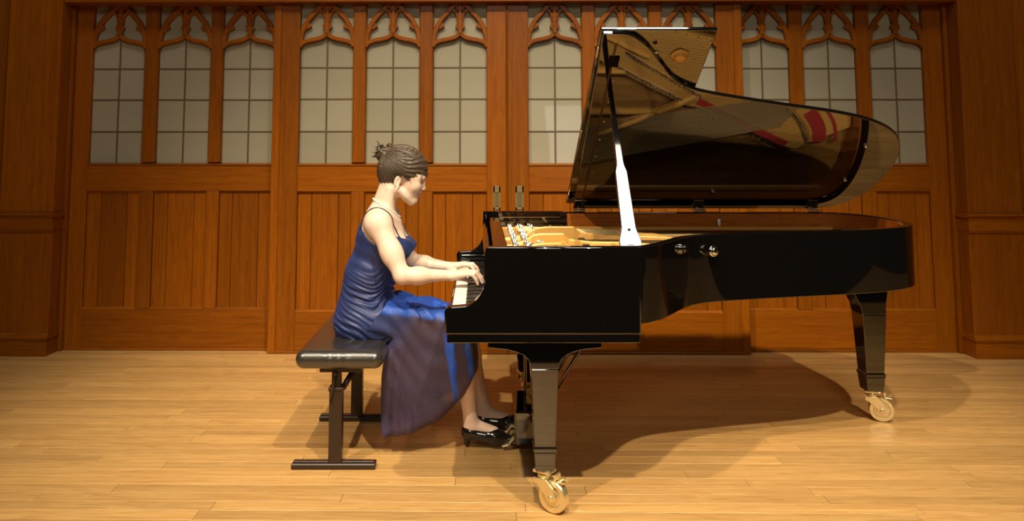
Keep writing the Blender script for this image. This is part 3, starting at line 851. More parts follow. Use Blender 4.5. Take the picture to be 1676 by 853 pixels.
class Field:
    """signed distance grid: shapes are blended in, then turned into one continuous surface"""
    def __init__(s, lo, hi, h):
        s.h = h; s.lo = np.array(lo, float); s.n = np.ceil((np.array(hi) - s.lo) / h).astype(int) + 1
        s.D = np.full(s.n, 1.0, np.float32)
        s.ax = [(s.lo[i] + h * np.arange(s.n[i])).astype(np.float32) for i in range(3)]
    def sub(s, lo, hi):
        a = np.clip(np.floor((np.array(lo) - s.lo) / s.h).astype(int), 0, s.n)
        b = np.clip(np.ceil((np.array(hi) - s.lo) / s.h).astype(int) + 1, 0, s.n)
        sl = tuple(slice(int(i), int(j)) for i, j in zip(a, b))
        X = s.ax[0][sl[0]][:, None, None]; Y = s.ax[1][sl[1]][None, :, None]; Z = s.ax[2][sl[2]][None, None, :]
        return sl, X, Y, Z
    def mix(s, sl, d, k, cut=False):
        a = s.D[sl]
        if cut: a, d = -a, d
        if k <= 0: r = np.minimum(a, d)
        else:
            h = np.maximum(k - np.abs(a - d), 0) / k; r = np.minimum(a, d) - h * h * k * .25
        s.D[sl] = -r if cut else r
    def cap(s, a, b, ra, rb, k=.01, fl=None, cut=False):
        """tapered limb from a to b; fl = (axis vector, factor) flattens it"""
        a = np.array(a, float); b = np.array(b, float); m = max(ra, rb) * 1.5 + k + .01
        sl, X, Y, Z = s.sub(np.minimum(a, b) - m, np.maximum(a, b) + m)
        if 0 in s.D[sl].shape: return
        v = b - a; L2 = float(v @ v) + 1e-12
        px, py, pz = X - a[0], Y - a[1], Z - a[2]
        t = np.clip((px * v[0] + py * v[1] + pz * v[2]) / L2, 0, 1)
        qx, qy, qz = px - t * v[0], py - t * v[1], pz - t * v[2]
        if fl is not None:
            n_, f = np.array(fl[0], float), fl[1]; n_ /= np.linalg.norm(n_)
            c = qx * n_[0] + qy * n_[1] + qz * n_[2]; g = c * (f - 1)
            qx, qy, qz = qx + g * n_[0], qy + g * n_[1], qz + g * n_[2]
        d = np.sqrt(qx * qx + qy * qy + qz * qz) - (ra + (rb - ra) * t)
        s.mix(sl, d, k, cut)
    def ell(s, c, r, k=.01, M=None, cut=False):
        """ellipsoid; the columns of M are its axes"""
        c = np.array(c, float); r = np.array(r, float); m = r.max() + k + .012
        sl, X, Y, Z = s.sub(c - m, c + m)
        if 0 in s.D[sl].shape: return
        px, py, pz = X - c[0], Y - c[1], Z - c[2]
        if M is not None:
            M = np.array(M, float)
            px, py, pz = [px * M[0][i] + py * M[1][i] + pz * M[2][i] for i in range(3)]
        k0 = np.sqrt((px / r[0]) ** 2 + (py / r[1]) ** 2 + (pz / r[2]) ** 2)
        k1 = np.sqrt((px / r[0] ** 2) ** 2 + (py / r[1] ** 2) ** 2 + (pz / r[2] ** 2) ** 2) + 1e-9
        s.mix(sl, (k0 * (k0 - 1) / k1).astype(np.float32), k, cut)
    def surface(s):
        """naive surface nets"""
        D = s.D; I = D < 0
        cnt = np.zeros(tuple(n - 1 for n in D.shape), np.uint8)
        for dx in (0, 1):
            for dy in (0, 1):
                for dz in (0, 1):
                    cnt += I[dx:D.shape[0] - 1 + dx, dy:D.shape[1] - 1 + dy, dz:D.shape[2] - 1 + dz]
        act = (cnt > 0) & (cnt < 8)
        idx = np.full(act.shape, -1, np.int32); ijk = np.argwhere(act); idx[act] = np.arange(len(ijk))
        cor = [(dx, dy, dz) for dx in (0, 1) for dy in (0, 1) for dz in (0, 1)]
        val = {c: D[ijk[:, 0] + c[0], ijk[:, 1] + c[1], ijk[:, 2] + c[2]] for c in cor}
        acc = np.zeros((len(ijk), 3)); num = np.zeros(len(ijk))
        for c in cor:
            for ax_ in range(3):
                if c[ax_]: continue
                e = list(c); e[ax_] = 1; e = tuple(e)
                va, vb = val[c], val[e]; m = (va < 0) != (vb < 0)
                t = np.where(m, va / np.where(m, va - vb, 1), 0)
                p = np.tile(np.array(c, float), (len(ijk), 1)); p[:, ax_] = t
                acc[m] += p[m]; num += m
        V = s.lo + s.h * (ijk + acc / num[:, None])
        Q = []
        for ax_ in range(3):
            b_, c_ = (ax_ + 1) % 3, (ax_ + 2) % 3
            sh = list(D.shape); sh[ax_] -= 1
            lo_ = [slice(None)] * 3; hi_ = [slice(None)] * 3
            lo_[ax_] = slice(0, -1); hi_[ax_] = slice(1, None)
            ch = I[tuple(lo_)] != I[tuple(hi_)]
            e = np.argwhere(ch); e = e[(e[:, b_] > 0) & (e[:, c_] > 0) & (e[:, b_] < D.shape[b_] - 1) & (e[:, c_] < D.shape[c_] - 1)]
            def at(ob, oc):
                q = e.copy(); q[:, b_] += ob; q[:, c_] += oc
                return idx[q[:, 0], q[:, 1], q[:, 2]]
            quad = np.stack([at(-1, -1), at(0, -1), at(0, 0), at(-1, 0)], 1)
            fl = ~I[e[:, 0], e[:, 1], e[:, 2]]
            quad[fl] = quad[fl][:, ::-1]
            Q.append(quad)
        Q = np.concatenate(Q); Q = Q[(Q >= 0).all(1)]
        return V, Q

def relax(V, Q, n=1, lam=.5):
    E = np.concatenate([Q[:, [0, 1]], Q[:, [1, 2]], Q[:, [2, 3]], Q[:, [3, 0]]])
    E = np.concatenate([E, E[:, ::-1]])
    deg = np.bincount(E[:, 0], minlength=len(V))[:, None]
    for _ in range(n):
        S = np.stack([np.bincount(E[:, 0], weights=V[E[:, 1], i], minlength=len(V)) for i in range(3)], 1)
        V = V + lam * (S / np.maximum(deg, 1) - V)
    return V

def tidy_edge(V, Q, n=8):
    """smooth the open border of a sheet"""
    E = np.concatenate([Q[:, [0, 1]], Q[:, [1, 2]], Q[:, [2, 3]], Q[:, [3, 0]]]); S_ = np.sort(E, 1)
    u, ix, ct = np.unique(S_, axis=0, return_index=True, return_counts=True); b = u[ct == 1]
    E = np.concatenate([b, b[:, ::-1]]); deg = np.bincount(E[:, 0], minlength=len(V))[:, None]; m = (deg[:, 0] == 2)
    V = V.copy()
    for _ in range(n):
        S = np.stack([np.bincount(E[:, 0], weights=V[E[:, 1], i], minlength=len(V)) for i in range(3)], 1)
        V[m] += .5 * (S[m] / 2 - V[m])
    return V

def mesh_from(name, V, Q, mats, parent, mi=None):
    org = np.array(parent['_org']); me = bpy.data.meshes.new(name)
    keep = np.unique(Q); rem = np.full(len(V), -1); rem[keep] = np.arange(len(keep))
    me.from_pydata((V[keep] - org).tolist(), [], rem[Q].tolist())
    for m in mats: me.materials.append(m)
    if mi is not None: me.polygons.foreach_set('material_index', np.asarray(mi, np.int32))
    me.polygons.foreach_set('use_smooth', [True] * len(me.polygons)); me.update()
    o = bpy.data.objects.new(name, me); COL.objects.link(o); o.parent = parent; o['_org'] = parent['_org']
    return o

# --- materials of the figure
def skin_mat():
    m, nt, b = mat('skin'); L = nt.links.new
    tc = nd(nt, 'ShaderNodeTexCoord'); nz = nd(nt, 'ShaderNodeTexNoise', i_Scale=35.0, i_Detail=4.0); L(tc.outputs['Object'], nz.inputs['Vector'])
    cr = nd(nt, 'ShaderNodeValToRGB'); cr.color_ramp.elements[0].position = .3; cr.color_ramp.elements[1].position = .7
    cr.color_ramp.elements[0].color = (0.77, 0.55, 0.43, 1); cr.color_ramp.elements[1].color = (0.84, 0.63, 0.51, 1)
    L(nz.outputs['Fac'], cr.inputs['Fac']); L(cr.outputs['Color'], b.inputs['Base Color'])
    b.inputs['Roughness'].default_value = 0.45; b.inputs['Specular IOR Level'].default_value = 0.35
    b.inputs['Subsurface Weight'].default_value = 0.15; b.inputs['Subsurface Radius'].default_value = (0.02, 0.008, 0.004); b.inputs['Subsurface Scale'].default_value = 0.3
    return m
SKIN = skin_mat()
LIPS = plain('lips', (0.60, 0.27, 0.21), 0.4)

def cloth(name, base, glint, rough, metal, gl_amount, scale, alpha=1.0):
    m, nt, b = mat(name); L = nt.links.new
    tc = nd(nt, 'ShaderNodeTexCoord')
    n1 = nd(nt, 'ShaderNodeTexNoise', i_Scale=scale, i_Detail=1.0); L(tc.outputs['Object'], n1.inputs['Vector'])
    n2 = nd(nt, 'ShaderNodeTexNoise', i_Scale=7.0, i_Detail=3.0); L(tc.outputs['Object'], n2.inputs['Vector'])
    ad = nd(nt, 'ShaderNodeMath', operation='MULTIPLY_ADD'); ad.inputs[1].default_value = 0.35; L(n2.outputs['Fac'], ad.inputs[0]); L(n1.outputs['Fac'], ad.inputs[2])
    cr = nd(nt, 'ShaderNodeValToRGB')
    cr.color_ramp.elements[0].position = 0.78 - gl_amount; cr.color_ramp.elements[0].color = (*base, 1)
    cr.color_ramp.elements[1].position = 0.92 - gl_amount; cr.color_ramp.elements[1].color = (*glint, 1)
    L(ad.outputs[0], cr.inputs['Fac']); L(cr.outputs['Color'], b.inputs['Base Color'])
    b.inputs['Roughness'].default_value = rough; b.inputs['Metallic'].default_value = metal
    b.inputs['Sheen Weight'].default_value = 0.12; b.inputs['Sheen Tint'].default_value = (*glint, 1)
    if alpha < 1:
        tr = nd(nt, 'ShaderNodeBsdfTransparent'); tr.inputs[0].default_value = (0.72, 0.57, 0.62, 1)
        ms = nd(nt, 'ShaderNodeMixShader'); ms.inputs[0].default_value = alpha
        L(tr.outputs[0], ms.inputs[1]); L(b.outputs[0], ms.inputs[2]); L(ms.outputs[0], nt.nodes['Material Output'].inputs['Surface'])
    return m
NAVY = cloth('navy_velvet', (0.020, 0.028, 0.105), (0.05, 0.11, 0.40), 0.50, 0.10, 0.02, 640)
BLUE = cloth('bright_blue_velvet', (0.008, 0.050, 0.34), (0.05, 0.20, 0.75), 0.45, 0.2, 0.08, 420)
SHEER = cloth('sheer_purple_tulle', (0.040, 0.025, 0.052), (0.08, 0.10, 0.26), 0.6, 0.0, 0.01, 520, 0.82)
def skirt_mat():
    """one cloth: navy at the hips, sheer tulle below, bright blue where the 'panel' weight is painted"""
    m = SHEER; nt = m.node_tree; L = nt.links.new; b = nt.nodes['Principled BSDF']
    ms = [n for n in nt.nodes if n.type == 'MIX_SHADER'][0]; ramp = [n for n in nt.nodes if n.type == 'VALTORGB'][0]
    def ramp2(c0, c1, src):
        r_ = nd(nt, 'ShaderNodeValToRGB'); r_.color_ramp.elements[0].position = ramp.color_ramp.elements[0].position; r_.color_ramp.elements[1].position = ramp.color_ramp.elements[1].position
        r_.color_ramp.elements[0].color = (*c0, 1); r_.color_ramp.elements[1].color = (*c1, 1); L(src, r_.inputs['Fac']); return r_.outputs['Color']
    src = ramp.inputs['Fac'].links[0].from_socket
    cur = ramp.outputs['Color']; tot = None
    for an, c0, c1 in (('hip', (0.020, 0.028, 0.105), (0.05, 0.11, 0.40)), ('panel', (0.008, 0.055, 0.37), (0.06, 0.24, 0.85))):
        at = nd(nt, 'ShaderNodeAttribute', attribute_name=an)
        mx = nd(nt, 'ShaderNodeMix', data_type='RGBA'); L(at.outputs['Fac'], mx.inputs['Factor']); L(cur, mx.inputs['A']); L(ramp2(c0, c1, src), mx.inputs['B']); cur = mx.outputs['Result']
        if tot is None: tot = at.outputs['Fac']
        else:
            a_ = nd(nt, 'ShaderNodeMath', operation='MAXIMUM'); L(tot, a_.inputs[0]); L(at.outputs['Fac'], a_.inputs[1]); tot = a_.outputs[0]
    L(cur, b.inputs['Base Color'])
    mr = nd(nt, 'ShaderNodeMapRange'); mr.inputs['To Min'].default_value = 0.80; mr.inputs['To Max'].default_value = 1.0; L(tot, mr.inputs['Value']); L(mr.outputs[0], ms.inputs[0])
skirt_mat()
STRAP = plain('strap_navy', (0.015, 0.018, 0.06), 0.5)
HAIR = plain('dark_brown_hair', (0.075, 0.050, 0.033), 0.45, spec=0.5)
HAIRL = plain('brown_hair_strands', (0.105, 0.074, 0.051), 0.45, spec=0.5)
PEARL = plain('pearl', (0.85, 0.78, 0.66), 0.2, coat=0.6)
SHOE = plain('black_patent', (0.012, 0.010, 0.009), 0.18, coat=0.5)
LASH = plain('eyelash', (0.03, 0.018, 0.012), 0.6)

# --- the bench pad: a soft block, worked as a field like the figure
C_ = Field((-.83, 3.29, .40), (-.37, 4.14, .54), .0050)
X, Y, Z = C_.ax[0][:, None, None], C_.ax[1][None, :, None], C_.ax[2][None, None, :]
crown = .010 * np.clip(1 - ((X + .60) / .19) ** 2, 0, 1) * np.clip(1 - ((Y - 3.715) / .39) ** 2, 0, 1)
px, py, pz = np.abs(X + .600) - .188, np.abs(Y - 3.715) - .390, np.abs(Z - .4675 - crown * (Z > .46)) - .0385
rr_ = .0375
dd = np.sqrt(np.maximum(px + rr_, 0) ** 2 + np.maximum(py + rr_, 0) ** 2 + np.maximum(pz + rr_, 0) ** 2) + np.minimum(np.maximum(np.maximum(px, py), pz) + rr_, 0) - rr_
ed = np.clip((np.maximum(px, py) + .05) / .05, 0, 1)
dd = dd + .0007 * ed * np.sin(X * 96 + 3 * np.sin(X * 31 + Y * 17)) + .010 * np.exp(-(((X + .56) / .15) ** 2 + ((Y - 3.71) / .22) ** 2)) * (Z > .47)
C_.D = dd.astype(np.float32)
V, Q = C_.surface(); V = relax(V, Q, 2, .5)
mesh_from('seat_cushion', V, Q, [LEATHER], bench)

# --- head frame: origin at the ear, f forward (tilted down towards the keys), u up, s to her left
EAR = np.array((-.387, 3.690, 1.200)); PT = R(19.5)
FV = np.array((math.cos(PT), 0.035, -math.sin(PT))); FV /= np.linalg.norm(FV)
SV = np.cross((0, 0, 1), FV); SV /= np.linalg.norm(SV); UV = np.cross(FV, SV)
HM = np.stack([FV, SV, UV], 1)
def hd(f, u, s_=0): return EAR + FV * f + UV * u + SV * s_

B = Field((-.70, 3.40, -.005), (.215, 4.00, 1.40), .0030)
# trunk
B.ell((-.545, 3.70, .595), (.120, .175, .125), .03)
B.ell((-.585, 3.64, .555), (.085, .095, .085), .04); B.ell((-.585, 3.76, .555), (.085, .095, .085), .04)
B.cap((-.535, 3.70, .62), (-.522, 3.70, .76), .108, .100, .05, ((0, 1, 0), .78))
B.cap((-.522, 3.70, .76), (-.468, 3.70, .93), .100, .103, .05, ((0, 1, 0), .76))
B.ell((-.468, 3.70, .955), (.094, .150, .125), .05)
B.cap((-.478, 3.585, 1.035), (-.470, 3.815, 1.035), .055, .055, .06)
B.ell((-.392, 3.642, .900), (.062, .058, .060), .03); B.ell((-.392, 3.758, .900), (.062, .058, .060), .03)
# shoulder blades, collar bones
B.cap((-.448, 3.56, 1.055), (-.398, 3.685, 1.020), .014, .012, .03); B.cap((-.448, 3.84, 1.055), (-.398, 3.715, 1.020), .014, .012, .03)
# neck
B.cap((-.472, 3.70, 1.055), hd(-.036, -.010), .057, .050, .03)
B.cap((-.445, 3.66, 1.04), hd(-.02, -.04, -.03), .022, .018, .03); B.cap((-.445, 3.74, 1.04), hd(-.02, -.04, .03), .022, .018, .03)
# head
def hell(f, u, s_, r, k=.01, cut=False, rot=None):
    B.ell(hd(f, u, s_), r, k, HM if rot is None else rot, cut)
hell(.004, .078, 0, (.103, .077, .088), .0)
hell(.060, .040, 0, (.052, .064, .070), .03)
hell(.062, -.010, 0, (.047, .050, .062), .03)
hell(.094, -.055, 0, (.020, .021, .018), .022)
for sg in (-1, 1):
    B.cap(hd(.012, -.030, sg * .054), hd(.086, -.062, sg * .018), .015, .013, .025)
    hell(.080, .014, sg * .036, (.022, .022, .022), .02)
    hell(.094, .062, sg * .026, (.014, .026, .010), .012)
    hell(.106, .042, sg * .029, (.013, .017, .010), .010, True)
    hell(.0915, .040, sg * .029, (.013, .015, .012), .003)
    hell(.114, .011, sg * .012, (.009, .007, .007), .005)
B.cap(hd(.104, .050), hd(.119, .018), .0085, .0095, .010)
hell(.121, .015, 0, (.0085, .009, .0085), .004)
hell(.110, -.010, 0, (.0105, .019, .0062), .004); hell(.108, -.0245, 0, (.0105, .016, .0065), .004)
B.cap(hd(.121, -.0165, -.016), hd(.121, -.0165, .016), .0022, .0022, .002, cut=True)
# ears
for sg in (-1, 1):
    er = np.stack([FV * math.cos(.25) + SV * sg * -.25, SV * sg + FV * .25, UV], 1); er /= np.linalg.norm(er, axis=0)
    B.ell(hd(-.006, .012, sg * .072), (.016, .0065, .029), .004, er)
    B.ell(hd(-.002, .014, sg * .0785), (.0085, .0055, .017), .003, er, True)
    B.ell(hd(.004, -.012, sg * .072), (.0085, .006, .010), .004, er)
# arms
SHR, ELR, WRR = (-.462, 3.535, 1.022), (-.345, 3.468, .800), (-.128, 3.535, .792)
SHL, ELL_, WRL = (-.455, 3.865, 1.022), (-.345, 3.935, .795), (-.150, 3.880, .776)
for S_, E_, W_, yo in ((SHR, ELR, WRR, -1), (SHL, ELL_, WRL, 1)):
    S_, E_, W_ = np.array(S_), np.array(E_), np.array(W_)
    B.ell(S_, (.056, .050, .057), .04)
    B.cap(S_, S_ * .4 + E_ * .6, .0510, .0455, .03); B.cap(S_ * .45 + E_ * .55, E_, .0455, .0360, .03)
    B.cap(E_, E_ * .66 + W_ * .34, .0350, .0345, .02); B.cap(E_ * .69 + W_ * .31, W_, .0340, .0225, .03, ((0, 1, 0), .90))
def hand(W_, yaw, th, knz, tips):
    """wrist W_, fingers towards +x turned by yaw, th = side of the thumb (+1 far, -1 near)"""
    W_ = np.array(W_); c, s_ = math.cos(yaw), math.sin(yaw)
    def P(f, l, z): return np.array((W_[0] + f * c - l * s_ * th, W_[1] + f * s_ + l * c * th, z))
    z0 = W_[2]
    ks = [(.074, .030), (.079, .010), (.075, -.010), (.066, -.029)]      # index .. little
    for i, (f, l) in enumerate(ks):
        B.cap(P(.0, l * .45, z0 - .001), P(f, l, knz - .003 * abs(i - 1)), .0195 if i < 3 else .017, .0115, .012)
    ln = [(.036, .026, .020), (.040, .029, .022), (.037, .027, .021), (.029, .021, .018)]
    for i, (f, l) in enumerate(ks):
        a, b_, d = ln[i]; zt = tips[i]
        k0 = P(f, l, knz - .003 * abs(i - 1)); sp = (.10, .02, -.05, -.12)[i]
        drop = k0[2] - zt
        k1 = P(f + a * .96, l + a * sp, k0[2] + .003 - drop * .12)
        k2 = P(f + a * .96 + b_ * .72, l + a * sp + b_ * sp, k1[2] - drop * .48)
        k3 = P(f + a * .96 + b_ * .72 + d * .45, l + a * sp + b_ * sp, zt)
        B.cap(k0, k1, .0102, .0090, .004); B.cap(k1, k2, .0090, .0080, .002); B.cap(k2, k3, .0080, .0066, .002)
        B.ell(k1, (.0095, .0095, .0090), .003)
    t0, t1, t2, t3 = P(.012, .018, z0 - .010), P(.042, .044, z0 - .022), P(.070, .056, z0 - .030), P(.094, .058, tips[4])
    B.cap(t0, t1, .0160, .0120, .010); B.cap(t1, t2, .0115, .0098, .003); B.cap(t2, t3, .0096, .0072, .002)
hand(WRR, .10, 1, .806, (.7565, .7565, .758, .757, .7455))
hand(WRL, -.14, -1, .795, (.7565, .762, .7565, .757, .7455))
# legs and feet
for hip, kn, an, ft, toe in (((-.535, 3.615, .555), (-.095, 3.615, .535), (-.042, 3.645, .124), (-.046, 3.645, .072), (.134, 3.632, .044)),
                             ((-.535, 3.785, .555), (-.090, 3.800, .535), (.020, 3.825, .112), (.014, 3.825, .066), (.190, 3.815, .046))):
    hip, kn, an, ft, toe = map(np.array, (hip, kn, an, ft, toe))
    B.cap(hip, kn, .086, .056, .03); B.ell(kn, (.058, .054, .056), .03)
    B.cap(kn, kn * .6 + an * .4, .052, .050, .02); B.cap(kn * .65 + an * .35, an, .050, .030, .03)
    B.ell(kn * .62 + an * .38 + np.array((-.018, 0, 0)), (.040, .044, .085), .03)
    B.ell(ft, (.030, .027, .032), .02); B.cap(an, ft, .030, .028, .02)
    B.cap(an * .5 + ft * .5 + np.array((.02, 0, -.005)), toe * .62 + ft * .38 + np.array((0, 0, .012)), .030, .025, .02)
    B.cap(toe * .60 + ft * .40, toe, .026, .014, .015, ((0, 1, 0), .75))
V, Q = B.surface(); V = relax(V, Q, 1, .35)
cen = V[Q].mean(1); rel = cen - EAR; cf, cs, cu = rel @ FV, rel @ SV, rel @ UV
lip = (cf > .1095) & (np.abs(cs) < .021) & (cu < -.0045) & (cu > -.0305)
def on_body(p, gap):
    """push a point outwards from the trunk's axis until it lies on the skin"""
    p = np.array(p); c = np.array((-.462, 3.70, p[2] - .02)); d = p - c; d /= np.linalg.norm(d); q_ = c + d * .02
    for _ in range(140):
        i = tuple(np.clip(((q_ - B.lo) / B.h).round().astype(int), 0, B.n - 1))
        if B.D[i] > gap and _ > 4: break
        q_ = q_ + d * .0012
    return tuple(q_)
body = mesh_from('body', V, Q, [SKIN, LIPS], person, lip.astype(int))

# --- bodice: ruched velvet from the neckline to the hips
G = Field((-.71, 3.48, .44), (-.22, 3.92, 1.06), .0036)
e = .008
G.ell((-.545, 3.70, .595), (.120 + e, .175 + e, .125 + e), .03)
G.ell((-.585, 3.64, .555), (.085 + e, .095 + e, .080), .04); G.ell((-.585, 3.76, .555), (.085 + e, .095 + e, .080), .04)
G.cap((-.535, 3.70, .62), (-.522, 3.70, .76), .108 + e, .102 + e, .05, ((0, 1, 0), .78))
G.cap((-.522, 3.70, .76), (-.468, 3.70, .93), .102 + e, .103 + e, .05, ((0, 1, 0), .76))
G.ell((-.468, 3.70, .955), (.094 + e, .150 + e, .125 + e), .05)
G.ell((-.388, 3.642, .900), (.062 + e, .060 + e, .062 + e), .03); G.ell((-.388, 3.758, .900), (.062 + e, .060 + e, .062 + e), .03)
G.cap((-.53, 3.615, .560), (-.36, 3.615, .556), .093 + e, .086 + e, .04); G.cap((-.53, 3.785, .560), (-.36, 3.785, .556), .093 + e, .086 + e, .04)
# cowl folds at the front of the neckline
for zz, xx in ((.935, -.350), (.905, -.328)):
    G.cap((xx, 3.665, zz), (xx, 3.735, zz), .020, .020, .015); G.cap((xx, 3.66, zz), (-.405, 3.60, zz + .045), .020, .010, .015); G.cap((xx, 3.74, zz), (-.405, 3.80, zz + .045), .020, .010, .015)
X = G.ax[0][:, None, None]; Y = G.ax[1][None, :, None]; Z = G.ax[2][None, None, :]
fx = np.clip((X + .42) / -.24, 0, 1)
ph = (Z + .16 * fx * (1 - fx) + .06 * (1 - fx) * (Z < .66) * (.66 - Z) * 8 + .012 * np.sin(X * 31 + Y * 17)) * 2 * math.pi / .031
low = np.clip((.83 - Z) / .10, 0, 1)
amp = .55 + .45 * np.sin(X * 23 + Z * 37 + Y * 11)
wr = .0042 * low * amp * np.sin(ph + 1.6 * np.sin(Y * 21 + Z * 11 + X * 9)) + .0022 * low * (1 - .5 * amp) * np.sin(ph * 1.63 + X * 52)
wr = wr + .0016 * (1 - low) * np.sin(Z * 90 + X * 60 + 2 * np.sin(Y * 30))
G.D += wr.astype(np.float32)
# neckline: high under the arm, scooped front, lower back
top = .985 + .34 * np.clip(-(X + .49), 0, .12) - .40 * np.clip(X + .45, 0, .15) + 0 * Y
sidecut = 1.3 * np.clip(np.abs(Y - 3.70) - .118, 0, .1) * (X < -.40)
G.D = np.maximum(G.D, (Z - (top - sidecut)) * .8).astype(np.float32)
G.D = np.maximum(G.D, (.492 - Z)).astype(np.float32)
# skirt line: from the lap crease at the waist back and down to the seat
G.D = np.maximum(G.D, ((X + .345) * .80 - (Z - .640) * .35 - .0) * .9 - 0 * Y).astype(np.float32)
V, Q = G.surface(); V = relax(V, Q, 1, .3)
dress = mesh_from('dress', V, Q, [NAVY], person)
for yy, sg in ((3.588, -1), (3.812, 1)):
    pts = crom([(-.588, yy + sg * -.010, .955), (-.575, yy, 1.00), (-.540, yy + sg * .012, 1.052), (-.490, yy + sg * .022, 1.0925), (-.440, yy + sg * .016, 1.080), (-.400, yy + sg * .004, 1.020), (-.375, yy - sg * .006, .975), (-.362, yy - sg * .012, .945)], 5)
    if sg > 0: pts = [Vector((p.x - .030 * min(1, max(0, (p.z - .95) / .05)), p.y, p.z)) for p in pts]
    pts = [on_body(p, .0015) for p in pts]
    MB().tube(pts, .0029, 6).build('strap', STRAP, dress)

# --- skirt: lap panel, sheer sides and the long back falling from the bench to the floor
prof = [(-.44, .672), (-.35, .652), (-.25, .636), (-.16, .620), (-.085, .603), (-.040, .570), (-.022, .520), (-.016, .440), (-.008, .352)]
hem = [(-.010, .340), (-.030, .300), (-.062, .245), (-.105, .196), (-.185, .132), (-.295, .082), (-.375, .074), (-.410, .070), (-.440, .060)]
back = [(-.445, .10), (-.446, .22), (-.442, .33), (-.430, .44), (-.405, .505), (-.45, .516), (-.55, .516), (-.60, .53), (-.60, .60)]
poly = np.array(prof + hem + back)
S = Field((-.66, 3.45, .010), (.05, 3.95, .72), .0040)
Xg = S.ax[0][:, None]; Zg = S.ax[2][None, :]
d2 = np.full((len(S.ax[0]), len(S.ax[2])), 9.0); ins = np.zeros(d2.shape, bool); hd_ = np.full(d2.shape, 9.0); nh = len(prof), len(prof) + len(hem)
for i in range(len(poly)):
    a = poly[i]; b_ = poly[(i + 1) % len(poly)]; v = b_ - a
    t = np.clip(((Xg - a[0]) * v[0] + (Zg - a[1]) * v[1]) / (v @ v), 0, 1)
    dd = np.hypot(Xg - a[0] - t * v[0], Zg - a[1] - t * v[1])
    d2 = np.minimum(d2, dd)
    if nh[0] - 1 <= i < nh[1]: hd_ = np.minimum(hd_, dd)
    cr_ = ((a[1] > Zg) != (b_[1] > Zg)) & (Xg < v[0] * (Zg - a[1]) / (v[1] if abs(v[1]) > 1e-9 else 1e-9) + a[0])
    ins ^= cr_
d2 = np.where(ins, -d2, d2)
X = S.ax[0][:, None, None]; Y = S.ax[1][None, :, None]; Z = S.ax[2][None, None, :]
drop = np.clip((.60 - Z) / .50, 0, 1)
half = .150 + .050 * np.clip((-.10 - X) / .32, 0, 1) * (1 - .5 * drop) + .014 * drop
bk = np.clip((-.26 - X) / .15, 0, 1)
fold = (.010 * bk * np.sin((X + .02 * np.sin(Z * 8)) * 2 * math.pi / .062) + .007 * (1 - bk) * np.sin(X * 27 + 2.2 * np.sin(Z * 4.5 + X * 5) + 5 * Z)) * drop
fold = fold + .0035 * np.sin((X * .9 + Z) * 62 + 2 * np.sin(X * 19)) * (1 - drop)
dy = np.abs(Y - 3.705) - half - fold
rr_ = .050
q1 = np.maximum(d2[:, None, :] + rr_, 0); q2 = np.maximum(dy + rr_, 0)
D = np.minimum(np.maximum(d2[:, None, :] + rr_, dy + rr_), 0) + np.hypot(q1, q2) - rr_
D = D + .0035 * np.sin(Y * 58 + 1.5 * np.sin(Z * 9)) * np.clip((.60 - Z) / .2, 0, 1)
tp_ = np.clip((Z - .56) / .04, 0, 1) * np.clip((X + .46) / .06, 0, 1)
D = D + tp_ * (.0048 * np.sin(X * 62 + (Y - 3.7) * 46 + 2.2 * np.sin(Y * 31 + X * 12)) + .0026 * np.sin(X * 31 - (Y - 3.7) * 95 + 1.5 * np.sin(X * 40)))
S.D = D.astype(np.float32)
V, Q = S.surface(); V = relax(V, Q, 1, .3)
cen = V[Q].mean(1)
ci = np.clip(((cen[:, 0] - S.lo[0]) / S.h).round().astype(int), 0, d2.shape[0] - 1); ck = np.clip(((cen[:, 2] - S.lo[2]) / S.h).round().astype(int), 0, d2.shape[1] - 1)
nv = np.cross(V[Q[:, 2]] - V[Q[:, 0]], V[Q[:, 3]] - V[Q[:, 1]]); nv /= np.linalg.norm(nv, axis=1)[:, None] + 1e-12
open_hem = (hd_[ci, ck] < .012 + .050 * (np.abs(cen[:, 1] - 3.705) < .13)) & (nv[:, 2] < -.05) & (cen[:, 2] < .36)
inside_b = (cen[:, 0] < -.425 - .75 * (.66 - cen[:, 2])) & (cen[:, 2] > .50)
Q = Q[~open_hem & ~inside_b]; cen = V[Q].mean(1)
V = tidy_edge(V, Q, 14)
x_, z_ = V[:, 0], V[:, 2]
def sm(a_, b_, x): t = np.clip((x - a_) / (b_ - a_), 0, 1); return t * t * (3 - 2 * t)
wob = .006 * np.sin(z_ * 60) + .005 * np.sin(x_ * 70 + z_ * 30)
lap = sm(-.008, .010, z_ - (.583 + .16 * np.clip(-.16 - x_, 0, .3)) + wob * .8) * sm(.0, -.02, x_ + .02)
glint_stripe1 = 1 - sm(.014, .026, np.abs(x_ - (-.134 + .135 * (.46 - z_)) + wob * .4) + .050 * (.46 - z_)); glint_stripe2 = 1 - sm(.007, .016, np.abs(x_ - (-.052 + .17 * (.45 - z_)) + wob * .2))  # two blue front stripes; the glitter catching light is put into their colour
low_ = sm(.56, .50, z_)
panel_ = np.maximum(lap, np.maximum(glint_stripe1, glint_stripe2) * low_)
hip_ = sm(.25, .06, x_ + .43 + .75 * (.66 - z_)) * sm(.44, .52, z_)
keep_ = np.unique(Q)
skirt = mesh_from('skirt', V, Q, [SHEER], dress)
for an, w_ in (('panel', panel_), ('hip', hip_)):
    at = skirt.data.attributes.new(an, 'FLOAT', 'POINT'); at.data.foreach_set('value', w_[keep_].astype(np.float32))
skirt['label'] = 'sheer purple overskirt with blue panels and painted glitter highlights'

